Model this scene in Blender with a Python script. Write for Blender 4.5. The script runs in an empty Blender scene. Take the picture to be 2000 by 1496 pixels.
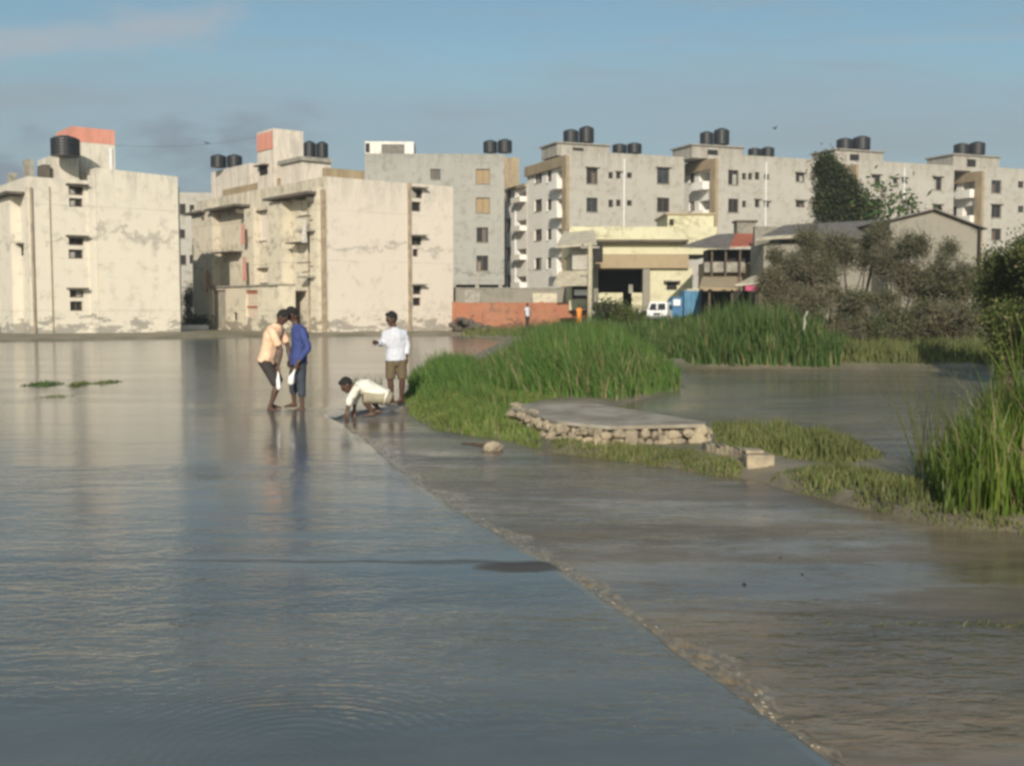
import bpy, math, random
from mathutils import Vector, Matrix
R = random.Random(7)
D = bpy.data
sc = bpy.context.scene
rad = math.radians

# ------------------------------------------------------------------ camera, sky, sun, exposure
F = 2144.0                       # focal length in photo pixels (photo 2000 x 1496)
HOR = 602.0                      # horizon row
CAMZ = 1.6
PITCH = math.atan((748 - HOR) / F)
cam = D.cameras.new('camera'); cam_o = D.objects.new('camera', cam)
sc.collection.objects.link(cam_o); sc.camera = cam_o
cam_o.location = (0, 0, CAMZ)
cam_o.rotation_euler = (math.pi / 2 - PITCH, 0, 0)
cam.sensor_fit = 'HORIZONTAL'; cam.sensor_width = 36.0; cam.lens = 36.0 * F / 2000
cam.clip_start = 0.1; cam.clip_end = 6000

SUN_EL = rad(24); SUN_AZ = rad(180 + 3)     # azimuth clockwise from +Y: behind the camera, to its left
sun = D.lights.new('sun', 'SUN'); sun_o = D.objects.new('sun', sun)
sc.collection.objects.link(sun_o)
sun.energy = 4.4; sun.angle = rad(0.6); sun.color = (1.0, 0.90, 0.76)
sdir = Vector((math.sin(SUN_AZ) * math.cos(SUN_EL), math.cos(SUN_AZ) * math.cos(SUN_EL), math.sin(SUN_EL)))
sun_o.rotation_euler = sdir.to_track_quat('Z', 'Y').to_euler()
sun_o.location = sdir * 100

world = D.worlds.new('World'); sc.world = world; world.use_nodes = True
wt = world.node_tree; wt.nodes.clear()
def N(t, typ, **k):
    n = t.nodes.new(typ)
    for a, b in k.items():
        if a in ('inp',):
            for i, v in b.items(): n.inputs[i].default_value = v
        else: setattr(n, a, b)
    return n
def L(t, a, b): t.links.new(a, b)
def math_n(t, op, a, b=None, clamp=False):
    n = N(t, 'ShaderNodeMath', operation=op); n.use_clamp = clamp
    for i, v in enumerate((a, b)):
        if v is None: continue
        if isinstance(v, (int, float)): n.inputs[i].default_value = v
        else: L(t, v, n.inputs[i])
    return n.outputs[0]
def maprange(t, v, a, b, c, d, smooth=True):
    n = N(t, 'ShaderNodeMapRange'); n.interpolation_type = 'SMOOTHSTEP' if smooth else 'LINEAR'
    L(t, v, n.inputs[0])
    for i, x in enumerate((a, b, c, d)): n.inputs[i + 1].default_value = x
    return n.outputs[0]
def mixc(t, f, a, b):
    n = N(t, 'ShaderNodeMix', data_type='RGBA')
    for i, v in ((0, f), (6, a), (7, b)):
        if isinstance(v, (int, float)): n.inputs[i].default_value = v
        elif isinstance(v, (tuple, list)): n.inputs[i].default_value = tuple(v) + ((1,) if len(v) == 3 else ())
        else: L(t, v, n.inputs[i])
    return n.outputs[2]
sky = N(wt, 'ShaderNodeTexSky'); sky.sky_type = 'NISHITA'; sky.sun_disc = False
sky.sun_elevation = SUN_EL; sky.sun_rotation = SUN_AZ; sky.air_density = 1.0; sky.dust_density = 1.5; sky.ozone_density = 2.0
tc = N(wt, 'ShaderNodeTexCoord'); sep = N(wt, 'ShaderNodeSeparateXYZ'); L(wt, tc.outputs['Generated'], sep.inputs[0])
yy = math_n(wt, 'MAXIMUM', sep.outputs[1], 0.08)
u = math_n(wt, 'DIVIDE', sep.outputs[0], yy); v = math_n(wt, 'DIVIDE', sep.outputs[2], yy)
def cloud_noise(sx, sy, scale, det, rough=0.55, seed=0.0):
    c = N(wt, 'ShaderNodeCombineXYZ'); L(wt, math_n(wt, 'MULTIPLY', u, sx), c.inputs[0]); L(wt, math_n(wt, 'MULTIPLY', v, sy), c.inputs[1]); c.inputs[2].default_value = seed
    n = N(wt, 'ShaderNodeTexNoise'); n.inputs['Scale'].default_value = scale; n.inputs['Detail'].default_value = det; n.inputs['Roughness'].default_value = rough
    L(wt, c.outputs[0], n.inputs['Vector']); return n.outputs[0]
# thin high haze sheet below an uneven line
n1 = cloud_noise(1.0, 3.0, 2.0, 4, seed=3.1)
edge = math_n(wt, 'ADD', v, math_n(wt, 'MULTIPLY', math_n(wt, 'SUBTRACT', n1, 0.5), 0.09))
veil = maprange(wt, edge, 0.235, 0.17, 0.0, 0.75)
# elongated cloud upper left, another thin streak right
n2 = cloud_noise(3.0, 9.0, 3.6, 8, 0.68, 1.7)
du = maprange(wt, u, -0.21, -0.27, 0.0, 1.0)
band = math_n(wt, 'ABSOLUTE', math_n(wt, 'SUBTRACT', math_n(wt, 'SUBTRACT', math_n(wt, 'ADD', v, math_n(wt, 'MULTIPLY', math_n(wt, 'SUBTRACT', n1, 0.5), 0.03)), 0.2505), math_n(wt, 'MULTIPLY', math_n(wt, 'ADD', u, 0.247), 0.08)))
bm_ = maprange(wt, band, 0.0, 0.034, 1.0, 0.0)
c1 = maprange(wt, math_n(wt, 'ADD', math_n(wt, 'MULTIPLY', du, bm_), math_n(wt, 'MULTIPLY', math_n(wt, 'SUBTRACT', n2, 0.5), 2.4)), 0.1, 1.25, 0.0, 0.75)
n3 = cloud_noise(1.0, 9.0, 2.5, 6, 0.6, 5.2)
wisps = maprange(wt, n3, 0.47, 0.70, 0.0, 0.55)
n4 = cloud_noise(2.0, 4.5, 3.0, 5, 0.55, 8.4)
low = math_n(wt, 'MULTIPLY', maprange(wt, n4, 0.44, 0.60, 0.0, 1.0), math_n(wt, 'MULTIPLY', maprange(wt, v, 0.215, 0.15, 0.0, 1.0), maprange(wt, u, 0.0, -0.25, 0.0, 1.0)))
# thin streak at the right, about eleven degrees up
st = math_n(wt, 'ABSOLUTE', math_n(wt, 'SUBTRACT', v, math_n(wt, 'ADD', 0.226, math_n(wt, 'MULTIPLY', u, 0.035))))
stm = math_n(wt, 'MULTIPLY', maprange(wt, st, 0.0, 0.006, 0.3, 0.0), maprange(wt, u, 0.26, 0.36, 0.0, 1.0))
SKYM = 1.0
tint = N(wt, 'ShaderNodeMix', data_type='RGBA', blend_type='MULTIPLY'); tint.inputs[0].default_value = 1.0
L(wt, sky.outputs[0], tint.inputs[6]); tint.inputs[7].default_value = (0.90, 1.0, 0.88, 1)
col = mixc(wt, veil, tint.outputs[2], (2.85, 3.65, 4.15))
col = mixc(wt, wisps, col, (2.9, 3.4, 3.7))
col = mixc(wt, low, col, (2.3, 2.8, 3.3))
col = mixc(wt, stm, col, (3.7, 4.0, 4.2))
col = mixc(wt, c1, col, (3.8, 4.15, 4.5))
bg = N(wt, 'ShaderNodeBackground'); bg.inputs[1].default_value = 0.094
L(wt, col, bg.inputs[0]); wo = N(wt, 'ShaderNodeOutputWorld'); L(wt, bg.outputs[0], wo.inputs[0])

sc.view_settings.view_transform = 'Standard'; sc.view_settings.look = 'None'
sc.view_settings.exposure = 0.24; sc.view_settings.gamma = 1.0; sc.view_settings.use_curve_mapping = False
sc.render.engine = 'CYCLES'
sc.cycles.use_denoising = True
sc.cycles.pixel_filter_type = 'BLACKMAN_HARRIS'; sc.cycles.filter_width = 3.0      # soft phone lens
sc.cycles.max_bounces = 6

# ------------------------------------------------------------------ measuring helpers: photo pixel -> place
cp, sp = math.cos(PITCH), math.sin(PITCH)
CAM = Vector((0, 0, CAMZ))
def ray(px, py):
    a = (px - 1000) / F; b = (748 - py) / F
    return Vector((a, cp + b * sp, -sp + b * cp))
def P(px, py, Y):
    r = ray(px, py); return CAM + r * (Y / r.y)
def G(px, py, z=0.0):
    r = ray(px, py); return CAM + r * ((z - CAMZ) / r.z)

# ------------------------------------------------------------------ object helpers
def tag(o, label=None, cat=None, group=None, kind=None):
    if label: o['label'] = label
    if cat: o['category'] = cat
    if group: o['group'] = group
    if kind: o['kind'] = kind
    return o
def empty(name, loc=(0, 0, 0), rz=0.0):
    o = D.objects.new(name, None); sc.collection.objects.link(o)
    o.location = loc; o.rotation_euler = (0, 0, rz); o.empty_display_size = 0.3
    return o
class MB:
    def __init__(s): s.v = []; s.f = []
    def quad(s, a, b, c, d):
        i = len(s.v); s.v += [tuple(a), tuple(b), tuple(c), tuple(d)]; s.f.append((i, i + 1, i + 2, i + 3)); return s
    def tri(s, a, b, c):
        i = len(s.v); s.v += [tuple(a), tuple(b), tuple(c)]; s.f.append((i, i + 1, i + 2)); return s
    def box(s, x0, y0, z0, x1, y1, z1, M=None):
        i = len(s.v)
        for z in (z0, z1):
            for x, y in ((x0, y0), (x1, y0), (x1, y1), (x0, y1)):
                p = Vector((x, y, z)); s.v.append(tuple(M @ p if M else p))
        for q in ((0, 3, 2, 1), (4, 5, 6, 7), (0, 1, 5, 4), (1, 2, 6, 5), (2, 3, 7, 6), (3, 0, 4, 7)):
            s.f.append(tuple(i + k for k in q))
        return s
    def prism(s, poly, z0, z1, M=None):
        n = len(poly); i = len(s.v)
        for z in (z0, z1):
            for p in poly:
                q = Vector((p[0], p[1], z)); s.v.append(tuple(M @ q if M else q))
        s.f.append(tuple(i + k for k in reversed(range(n)))); s.f.append(tuple(i + n + k for k in range(n)))
        for k in range(n):
            s.f.append((i + k, i + (k + 1) % n, i + n + (k + 1) % n, i + n + k))
        return s
    def tube(s, path, rads, n=8, side=None, caps=True):
        path = [Vector(p) for p in path]; m = len(path)
        rads = [(r, r) if isinstance(r, (int, float)) else r for r in rads]
        i0 = len(s.v); prev = None
        for k in range(m):
            t = (path[min(k + 1, m - 1)] - path[max(k - 1, 0)])
            t = t.normalized() if t.length > 1e-9 else Vector((0, 0, 1))
            ref = Vector(side) if side is not None else (prev if prev is not None else (Vector((1, 0, 0)) if abs(t.x) < 0.9 else Vector((0, 1, 0))))
            a = ref - t * ref.dot(t)
            if a.length < 1e-5: a = t.orthogonal()
            a.normalize(); b = t.cross(a); prev = a
            for q in range(n):
                w = 2 * math.pi * q / n
                s.v.append(tuple(path[k] + a * math.cos(w) * rads[k][0] + b * math.sin(w) * rads[k][1]))
        for k in range(m - 1):
            for q in range(n):
                s.f.append((i0 + k * n + q, i0 + k * n + (q + 1) % n, i0 + (k + 1) * n + (q + 1) % n, i0 + (k + 1) * n + q))
        if caps:
            s.f.append(tuple(i0 + q for q in reversed(range(n)))); s.f.append(tuple(i0 + (m - 1) * n + q for q in range(n)))
        return s
    def ball(s, c, r, n=10, m=7, M=None, jit=0.0, rng=None):
        c = Vector(c); r = Vector(r) if not isinstance(r, (int, float)) else Vector((r, r, r)); i0 = len(s.v)
        def put(d):
            k = 1 + (rng.uniform(-jit, jit) if rng else 0)
            p = Vector((d[0] * r.x, d[1] * r.y, d[2] * r.z)) * k
            s.v.append(tuple(c + (M @ p if M else p)))
        put((0, 0, -1))
        for a in range(1, m):
            th = math.pi * a / m - math.pi / 2
            for q in range(n):
                w = 2 * math.pi * q / n; put((math.cos(th) * math.cos(w), math.cos(th) * math.sin(w), math.sin(th)))
        put((0, 0, 1))
        for q in range(n): s.f.append((i0, i0 + 1 + (q + 1) % n, i0 + 1 + q))
        for a in range(m - 2):
            for q in range(n):
                b = i0 + 1 + a * n; s.f.append((b + q, b + (q + 1) % n, b + n + (q + 1) % n, b + n + q))
        b = i0 + 1 + (m - 2) * n; top = i0 + 1 + (m - 1) * n
        for q in range(n): s.f.append((b + q, b + (q + 1) % n, top))
        return s
    def build(s, name, m, parent=None, smooth=False, bevel=0.0):
        me = D.meshes.new(name); me.from_pydata(s.v, [], s.f); me.update()
        if m: me.materials.append(m)
        if smooth: me.polygons.foreach_set('use_smooth', [True] * len(me.polygons))
        o = D.objects.new(name, me); sc.collection.objects.link(o)
        if parent: o.parent = parent
        if bevel:
            b = o.modifiers.new('bevel', 'BEVEL'); b.width = bevel; b.segments = 2; b.limit_method = 'ANGLE'
        return o

# ------------------------------------------------------------------ materials
MATS = {}
def new_mat(name):
    m = D.materials.new(name); m.use_nodes = True; t = m.node_tree
    return m, t, t.nodes['Principled BSDF']
def noise(t, scale, detail=4, rough=0.55, vec=None, dist=0.0):
    n = N(t, 'ShaderNodeTexNoise'); n.inputs['Scale'].default_value = scale; n.inputs['Detail'].default_value = detail
    n.inputs['Roughness'].default_value = rough; n.inputs['Distortion'].default_value = dist
    if vec is not None: L(t, vec, n.inputs['Vector'])
    return n.outputs[0]
def coords(t, sx=1, sy=1, sz=1, off=(0, 0, 0)):
    c = N(t, 'ShaderNodeTexCoord'); mp = N(t, 'ShaderNodeMapping')
    mp.inputs['Scale'].default_value = (sx, sy, sz); mp.inputs['Location'].default_value = off
    L(t, c.outputs['Object'], mp.inputs[0]); return mp.outputs[0]
def plain(name, c, rough=0.7, var=0.25, scale=6, bump=0.1, metal=0.0, c2=None):
    if name in MATS: return MATS[name]
    m, t, b = new_mat(name)
    n = noise(t, scale, 5, 0.6, coords(t))
    c2 = c2 or tuple(x * (1 - var) for x in c)
    L(t, mixc(t, maprange(t, n, 0.35, 0.65, 0, 1), c, c2), b.inputs['Base Color'])
    b.inputs['Roughness'].default_value = rough; b.inputs['Metallic'].default_value = metal
    if bump:
        bp = N(t, 'ShaderNodeBump'); bp.inputs['Strength'].default_value = bump; bp.inputs['Distance'].default_value = 0.02
        L(t, noise(t, scale * 4, 4, 0.6, coords(t)), bp.inputs['Height']); L(t, bp.outputs[0], b.inputs['Normal'])
    MATS[name] = m; return m
def wall_mat(name, base, stain, patch, amount=0.6, seed=0.0, ground_z=0.3, top_z=10.0):
    m, t, b = new_mat(name)
    big = noise(t, 0.35, 5, 0.6, coords(t, off=(seed, seed, 0)))
    mid = noise(t, 1.6, 6, 0.65, coords(t, off=(seed + 4, 1, 2)))
    streak = noise(t, 1.0, 6, 0.75, coords(t, 1.9, 1.9, 0.30, (seed, 2, 0)), 0.8)
    fine = noise(t, 9.0, 4, 0.6, coords(t))
    c = mixc(t, math_n(t, 'MULTIPLY', maprange(t, big, 0.4, 0.66, 0, 1), 0.5 * amount), base, patch)
    c = mixc(t, math_n(t, 'MULTIPLY', maprange(t, streak, 0.54, 0.78, 0, 1), 0.7 * amount), c, stain)
    c = mixc(t, math_n(t, 'MULTIPLY', maprange(t, mid, 0.50, 0.70, 0, 1), 0.9 * amount), c, stain)
    c = mixc(t, math_n(t, 'MULTIPLY', maprange(t, fine, 0.35, 0.7, 0, 1), 0.4), c, patch)
    # peeled plaster and damp marks near the foot of the wall
    s = N(t, 'ShaderNodeSeparateXYZ'); L(t, coords(t), s.inputs[0])
    foot = maprange(t, s.outputs[2], ground_z + 1.6, ground_z, 0, 1)
    peel = maprange(t, math_n(t, 'ADD', math_n(t, 'MULTIPLY', foot, 0.22), noise(t, 1.3, 6, 0.7, coords(t, 0.6, 0.6, 1.6, (seed + 9, 0, 0)))), 0.66, 0.71, 0, 0.8)
    c = mixc(t, peel, c, tuple(x * 0.62 for x in stain))
    # faint seams at the slab of each floor
    zz = math_n(t, 'ABSOLUTE', math_n(t, 'SUBTRACT', math_n(t, 'FRACT', math_n(t, 'ADD', math_n(t, 'DIVIDE', s.outputs[2], 3.0), math_n(t, 'MULTIPLY', mid, 0.03))), 0.5))
    seam = math_n(t, 'MULTIPLY', maprange(t, zz, 0.02, 0.0, 0, 1), maprange(t, big, 0.42, 0.6, 0.1, 0.5))
    c = mixc(t, seam, c, stain)
    # wandering damp tide mark and rain streaks running down from the parapet
    wv = math_n(t, 'ABSOLUTE', math_n(t, 'SUBTRACT', math_n(t, 'ADD', s.outputs[2], math_n(t, 'MULTIPLY', math_n(t, 'SUBTRACT', noise(t, 0.22, 5, 0.65, coords(t, off=(seed + 2, 5, 0))), 0.5), 7.0)), 5.6))
    tide = math_n(t, 'MULTIPLY', maprange(t, wv, 0.26, 0.0, 0, 0.6), maprange(t, mid, 0.36, 0.52, 0, 1))
    c = mixc(t, tide, c, tuple(x * 0.7 for x in stain))
    dr = math_n(t, 'MULTIPLY', maprange(t, s.outputs[2], top_z - 3.2, top_z, 0, 1), maprange(t, streak, 0.40, 0.62, 0, 0.75))
    c = mixc(t, dr, c, stain)
    L(t, c, b.inputs['Base Color']); b.inputs['Roughness'].default_value = 0.9
    bp = N(t, 'ShaderNodeBump'); bp.inputs['Strength'].default_value = 0.3; bp.inputs['Distance'].default_value = 0.03
    L(t, mid, bp.inputs['Height']); L(t, bp.outputs[0], b.inputs['Normal'])
    return m
M_A = wall_mat('cream_plaster', (0.61, 0.565, 0.475), (0.36, 0.34, 0.30), (0.55, 0.51, 0.455), 0.7, 0)
M_B = wall_mat('peach_plaster', (0.60, 0.54, 0.47), (0.38, 0.345, 0.30), (0.57, 0.52, 0.46), 0.6, 13)
M_BF = wall_mat('weathered_plaster', (0.60, 0.545, 0.43), (0.26, 0.23, 0.185), (0.46, 0.42, 0.35), 0.9, 31)
M_C = wall_mat('grey_plaster', (0.32, 0.315, 0.29), (0.18, 0.17, 0.145), (0.265, 0.26, 0.235), 0.8, 21, top_z=18.0)
M_D = wall_mat('pale_grey_plaster', (0.375, 0.36, 0.325), (0.21, 0.185, 0.145), (0.32, 0.30, 0.27), 0.75, 41, top_z=18.0)
M_DW = wall_mat('off_white_plaster', (0.74, 0.72, 0.68), (0.45, 0.41, 0.35), (0.6, 0.57, 0.53), 0.4, 51, top_z=18.0)
M_Y = wall_mat('yellow_plaster', (0.54, 0.52, 0.36), (0.34, 0.31, 0.21), (0.46, 0.43, 0.31), 0.85, 61)
M_GREYW = wall_mat('bare_cement', (0.24, 0.225, 0.19), (0.15, 0.14, 0.115), (0.205, 0.19, 0.16), 0.8, 71)
M_RED = wall_mat('red_painted_brick', (0.33, 0.115, 0.06), (0.15, 0.08, 0.055), (0.34, 0.20, 0.13), 1.0, 81)
M_BROWNCONC = wall_mat('brown_stained_concrete', (0.34, 0.27, 0.17), (0.2, 0.155, 0.1), (0.28, 0.22, 0.15), 0.7, 91)
M_PINK = wall_mat('pink_limewash', (0.58, 0.22, 0.17), (0.42, 0.2, 0.14), (0.58, 0.34, 0.26), 0.6, 101)
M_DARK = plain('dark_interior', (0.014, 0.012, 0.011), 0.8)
M_GLASS = plain('dusty_window_glass', (0.035, 0.04, 0.045), 0.25, 0.4, 2, 0)
M_BOARD = plain('boarded_window', (0.33, 0.24, 0.13), 0.8)
M_SHUT0 = plain('pale_shutter', (0.34, 0.33, 0.30), 0.7)
M_FRAME = plain('old_window_frame', (0.12, 0.09, 0.07), 0.7)
M_TANK = plain('black_tank_plastic', (0.022, 0.024, 0.028), 0.45, 0.3, 3, 0.05)
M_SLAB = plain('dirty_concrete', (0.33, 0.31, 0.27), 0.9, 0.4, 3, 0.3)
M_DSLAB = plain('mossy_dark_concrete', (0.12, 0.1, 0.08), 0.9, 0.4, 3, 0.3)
M_ROOFR = plain('red_roof_sheet', (0.40, 0.12, 0.07), 0.6, 0.3, 4, 0.2)
M_ROOFG = plain('grey_roof_sheet', (0.16, 0.145, 0.13), 0.7, 0.35, 3, 0.3)
M_ROOFL = plain('sunbleached_roof_sheet', (0.52, 0.47, 0.36), 0.7, 0.3, 3, 0.3)
M_PIPE = plain('brown_drain_pipe', (0.36, 0.29, 0.21), 0.8, .35, 2)
M_STONE = plain('rubble_stone', (0.36, 0.30, 0.21), 0.9, 0.55, 5, 0.6, c2=(0.19, 0.16, 0.12))
M_TOP = plain('worn_cement_top', (0.33, 0.30, 0.25), 0.85, 0.3, 2.2, 0.6, c2=(0.20, 0.175, 0.135))
M_BARK = plain('bark', (0.12, 0.09, 0.065), 0.9, 0.4, 8, 0.4)
M_TWIG = plain('dry_twigs', (0.19, 0.165, 0.13), 0.9, 0.4, 8, 0)
M_WHITE = plain('white_paint', (0.72, 0.73, 0.74), 0.35, 0.1, 2, 0)
M_BLUE = plain('blue_painted_metal', (0.045, 0.15, 0.30), 0.5, 0.25, 3, 0.1)
M_BLUEL = plain('light_blue_panel', (0.075, 0.22, 0.36), 0.5, 0.25, 3, 0.1)
M_TYRE = plain('tyre_rubber', (0.02, 0.02, 0.02), 0.8, 0.2, 3, 0)
M_PINKC = plain('pink_cloth', (0.62, 0.12, 0.24), 0.8)
M_BAG = plain('white_plastic', (0.78, 0.77, 0.76), 0.4, 0.1, 8, 0.2)

def leaf_mat(name, cols, rough=0.55, trans=0.3, nscale=1.2, dead=0.8):
    m, t, b = new_mat(name)
    g = N(t, 'ShaderNodeNewGeometry'); r = g.outputs['Random Per Island']
    n = noise(t, nscale, 3, 0.5, coords(t))
    c = mixc(t, r, cols[0], cols[1]); c = mixc(t, maprange(t, r, 0.86, 0.93, 0, dead), c, (0.26, 0.21, 0.11)); c = mixc(t, maprange(t, n, 0.4, 0.62, 0, 0.8), c, cols[2])
    L(t, c, b.inputs['Base Color']); b.inputs['Roughness'].default_value = rough
    b.inputs['Specular IOR Level'].default_value = 0.25
    tr = N(t, 'ShaderNodeBsdfTranslucent'); L(t, c, tr.inputs[0])
    mx = N(t, 'ShaderNodeMixShader'); mx.inputs[0].default_value = trans
    L(t, b.outputs[0], mx.inputs[1]); L(t, tr.outputs[0], mx.inputs[2]); L(t, mx.outputs[0], t.nodes['Material Output'].inputs[0])
    return m
M_GRASS = leaf_mat('tall_grass', ((0.05, 0.125, 0.025), (0.125, 0.205, 0.045), (0.085, 0.155, 0.034)))
M_GRASS2 = leaf_mat('bank_grass', ((0.045, 0.10, 0.024), (0.10, 0.15, 0.04), (0.055, 0.095, 0.026)))
M_TURF = leaf_mat('short_grass', ((0.10, 0.17, 0.036), (0.18, 0.225, 0.06), (0.12, 0.155, 0.042)))
M_DRYG = leaf_mat('yellowing_grass', ((0.115, 0.155, 0.045), (0.18, 0.185, 0.07), (0.11, 0.125, 0.045)))
M_STRAW = leaf_mat('straw', ((0.25, 0.20, 0.11), (0.33, 0.27, 0.15), (0.2, 0.17, 0.09)))
M_REED = leaf_mat('reed_blades', ((0.09, 0.165, 0.022), (0.17, 0.23, 0.04), (0.07, 0.11, 0.02)), 0.45, 0.35)
M_LEAFD = leaf_mat('dark_leaves', ((0.022, 0.04, 0.014), (0.045, 0.062, 0.02), (0.03, 0.04, 0.018)), 0.6, 0.2, 0.7)
M_LEAFS = leaf_mat('olive_scrub_leaves', ((0.08, 0.10, 0.045), (0.12, 0.122, 0.068), (0.095, 0.095, 0.056)), 0.7, 0.25, 0.6)
M_LEAFG = leaf_mat('green_shrub_leaves', ((0.06, 0.09, 0.02), (0.11, 0.13, 0.034), (0.065, 0.08, 0.024)), 0.6, 0.3, 0.9)
M_LEAFP = leaf_mat('broad_leaves', ((0.05, 0.10, 0.03), (0.09, 0.13, 0.04), (0.06, 0.09, 0.03)), 0.5, 0.3, 0.9)

# ground
m, t, b = new_mat('mud_ground')
gn = noise(t, 0.7, 6, 0.6, coords(t)); gn2 = noise(t, 5, 5, 0.6, coords(t))
c = mixc(t, maprange(t, gn, 0.4, 0.6, 0, 1), (0.23, 0.195, 0.14), (0.13, 0.125, 0.07))
c = mixc(t, maprange(t, gn2, 0.5, 0.75, 0, 0.5), c, (0.21, 0.17, 0.115)); sz = N(t, 'ShaderNodeSeparateXYZ'); L(t, coords(t), sz.inputs[0])
c = mixc(t, maprange(t, sz.outputs[2], 0.06, -0.03, 0, 0.4), c, (0.055, 0.047, 0.036))
L(t, c, b.inputs['Base Color']); b.inputs['Roughness'].default_value = 0.6
bp = N(t, 'ShaderNodeBump'); bp.inputs['Strength'].default_value = 0.6; bp.inputs['Distance'].default_value = 0.05
L(t, gn2, bp.inputs['Height']); L(t, bp.outputs[0], b.inputs['Normal']); M_MUD = m

def water_mat(name, shallow, deep, calm, busy, y_calm, y_busy, rough=0.04, extra=None, patch=1.0, fine=1.0, rings=()):
    """muddy water; ripples get stronger towards the shallows near the road's end"""
    m, t, b = new_mat(name)
    s = N(t, 'ShaderNodeSeparateXYZ'); L(t, coords(t), s.inputs[0])
    big = noise(t, 0.22, 4, 0.55, coords(t, 0.5, 1.6, 1)); med = noise(t, 0.9, 5, 0.6, coords(t, 0.5, 1.5, 1))
    f = maprange(t, math_n(t, 'ADD', math_n(t, 'MULTIPLY', big, 0.5), math_n(t, 'MULTIPLY', med, 0.5)), 0.38, 0.62, 0, patch)
    c = mixc(t, f, deep, shallow)
    ridge = None; b.inputs['Roughness'].default_value = rough
    if extra: c, ridge, spec, rgh = extra(t, s, c); L(t, spec, b.inputs['Specular IOR Level'])
    if extra and rgh is not None: L(t, rgh, b.inputs['Roughness'])
    if ridge is None: pass
    L(t, c, b.inputs['Base Color'])
    b.inputs['IOR'].default_value = 1.36
    # wavelets: directional set + cross chop
    w1 = noise(t, 9.0, 3, 0.55, coords(t, 0.5 * fine, 1.15 * fine, 1), 0.6)
    w2 = noise(t, 2.6, 3, 0.5, coords(t, 0.55, 1.3, 1), 0.4)
    w3 = noise(t, 26.0, 2, 0.5, coords(t, 0.8, 1.2, 1), 0.2)
    h = math_n(t, 'ADD', math_n(t, 'ADD', math_n(t, 'MULTIPLY', w1, 0.45), math_n(t, 'MULTIPLY', w2, 1.1)), math_n(t, 'MULTIPLY', w3, 0.10))
    for (qx, qy, lam, r0, r1, am) in rings:
        dx = math_n(t, 'SUBTRACT', s.outputs[0], qx); dy = math_n(t, 'SUBTRACT', s.outputs[1], qy)
        dd_ = math_n(t, 'SQRT', math_n(t, 'ADD', math_n(t, 'MULTIPLY', dx, dx), math_n(t, 'MULTIPLY', dy, dy)))
        dn = math_n(t, 'ADD', dd_, math_n(t, 'MULTIPLY', w2, 0.12))
        wv_ = math_n(t, 'MULTIPLY', math_n(t, 'SINE', math_n(t, 'MULTIPLY', dn, 6.283 / lam)), am)
        h = math_n(t, 'ADD', h, math_n(t, 'MULTIPLY', wv_, maprange(t, dd_, r0, r1, 1, 0)))
    st_ = maprange(t, s.outputs[1], y_busy, y_calm, busy, calm)
    gust = maprange(t, noise(t, 0.35, 4, 0.6, coords(t, 0.25, 1.5, 1, (3, 8, 0))), 0.42, 0.6, 0.35, 2.2)
    st2 = math_n(t, 'MULTIPLY', st_, gust)
    bp = N(t, 'ShaderNodeBump'); bp.inputs['Distance'].default_value = 0.06
    L(t, st2, bp.inputs['Strength']); L(t, h, bp.inputs['Height']); L(t, bp.outputs[0], b.inputs['Normal'])
    if ridge is not None:
        b2 = N(t, 'ShaderNodeBump'); b2.inputs['Distance'].default_value = 0.010; b2.inputs['Strength'].default_value = 1.0
        L(t, ridge, b2.inputs['Height']); L(t, b2.outputs[0], bp.inputs['Normal'])
    return m
EDGE_PX = [(600, 797), (650, 822), (700, 855), (745, 898), (790, 936), (850, 975), (920, 1020), (1000, 1066), (1075, 1110), (1120, 1140), (1190, 1192), (1260, 1243), (1340, 1303), (1420, 1362), (1500, 1420), (1600, 1492), (1800, 1640), (2000, 1790)]
EDGE = [G(*p) for p in EDGE_PX]
def joint_patch(t, s, c):
    # worn expansion joint across the carriageway and a dark patch at its end
    j = G(700, 1096)
    wob = math_n(t, 'MULTIPLY', math_n(t, 'SUBTRACT', noise(t, 0.7, 4, 0.6, coords(t)), 0.5), 0.6)
    d = math_n(t, 'ABSOLUTE', math_n(t, 'ADD', math_n(t, 'SUBTRACT', s.outputs[1], j.y), wob))
    xr = math_n(t, 'MULTIPLY', maprange(t, s.outputs[0], -3.2, -0.8, 0.3, 0.95), maprange(t, s.outputs[1], 7.4, 6.9, 0, 1))
    line = math_n(t, 'MULTIPLY', maprange(t, d, 0.07, 0.02, 0, 0.8), xr)
    c = mixc(t, line, c, (0.035, 0.034, 0.034))
    q = G(1030, 1103)
    dx = math_n(t, 'DIVIDE', math_n(t, 'SUBTRACT', s.outputs[0], q.x), 0.34); dy = math_n(t, 'DIVIDE', math_n(t, 'ADD', math_n(t, 'SUBTRACT', s.outputs[1], q.y), wob), 0.17)
    r2 = math_n(t, 'ADD', math_n(t, 'MULTIPLY', dx, dx), math_n(t, 'MULTIPLY', dy, dy))
    pm_ = maprange(t, math_n(t, 'ADD', r2, math_n(t, 'MULTIPLY', math_n(t, 'SUBTRACT', noise(t, 3.0, 4, 0.6, coords(t)), 0.5), 1.4)), 1.3, 0.35, 0, 0.75)
    ridge = math_n(t, 'MULTIPLY', maprange(t, d, 0.16, 0.0, 0, 1), math_n(t, 'MAXIMUM', xr, 0.2))
    return mixc(t, pm_, c, (0.06, 0.052, 0.045)), None, maprange(t, math_n(t, 'MAXIMUM', pm_, math_n(t, 'MULTIPLY', line, 0.7)), 0, 1, 0.5, 0.03, False), maprange(t, math_n(t, 'MAXIMUM', pm_, math_n(t, 'MULTIPLY', line, 0.45)), 0, 1, 0.13, 0.6, False)
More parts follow.
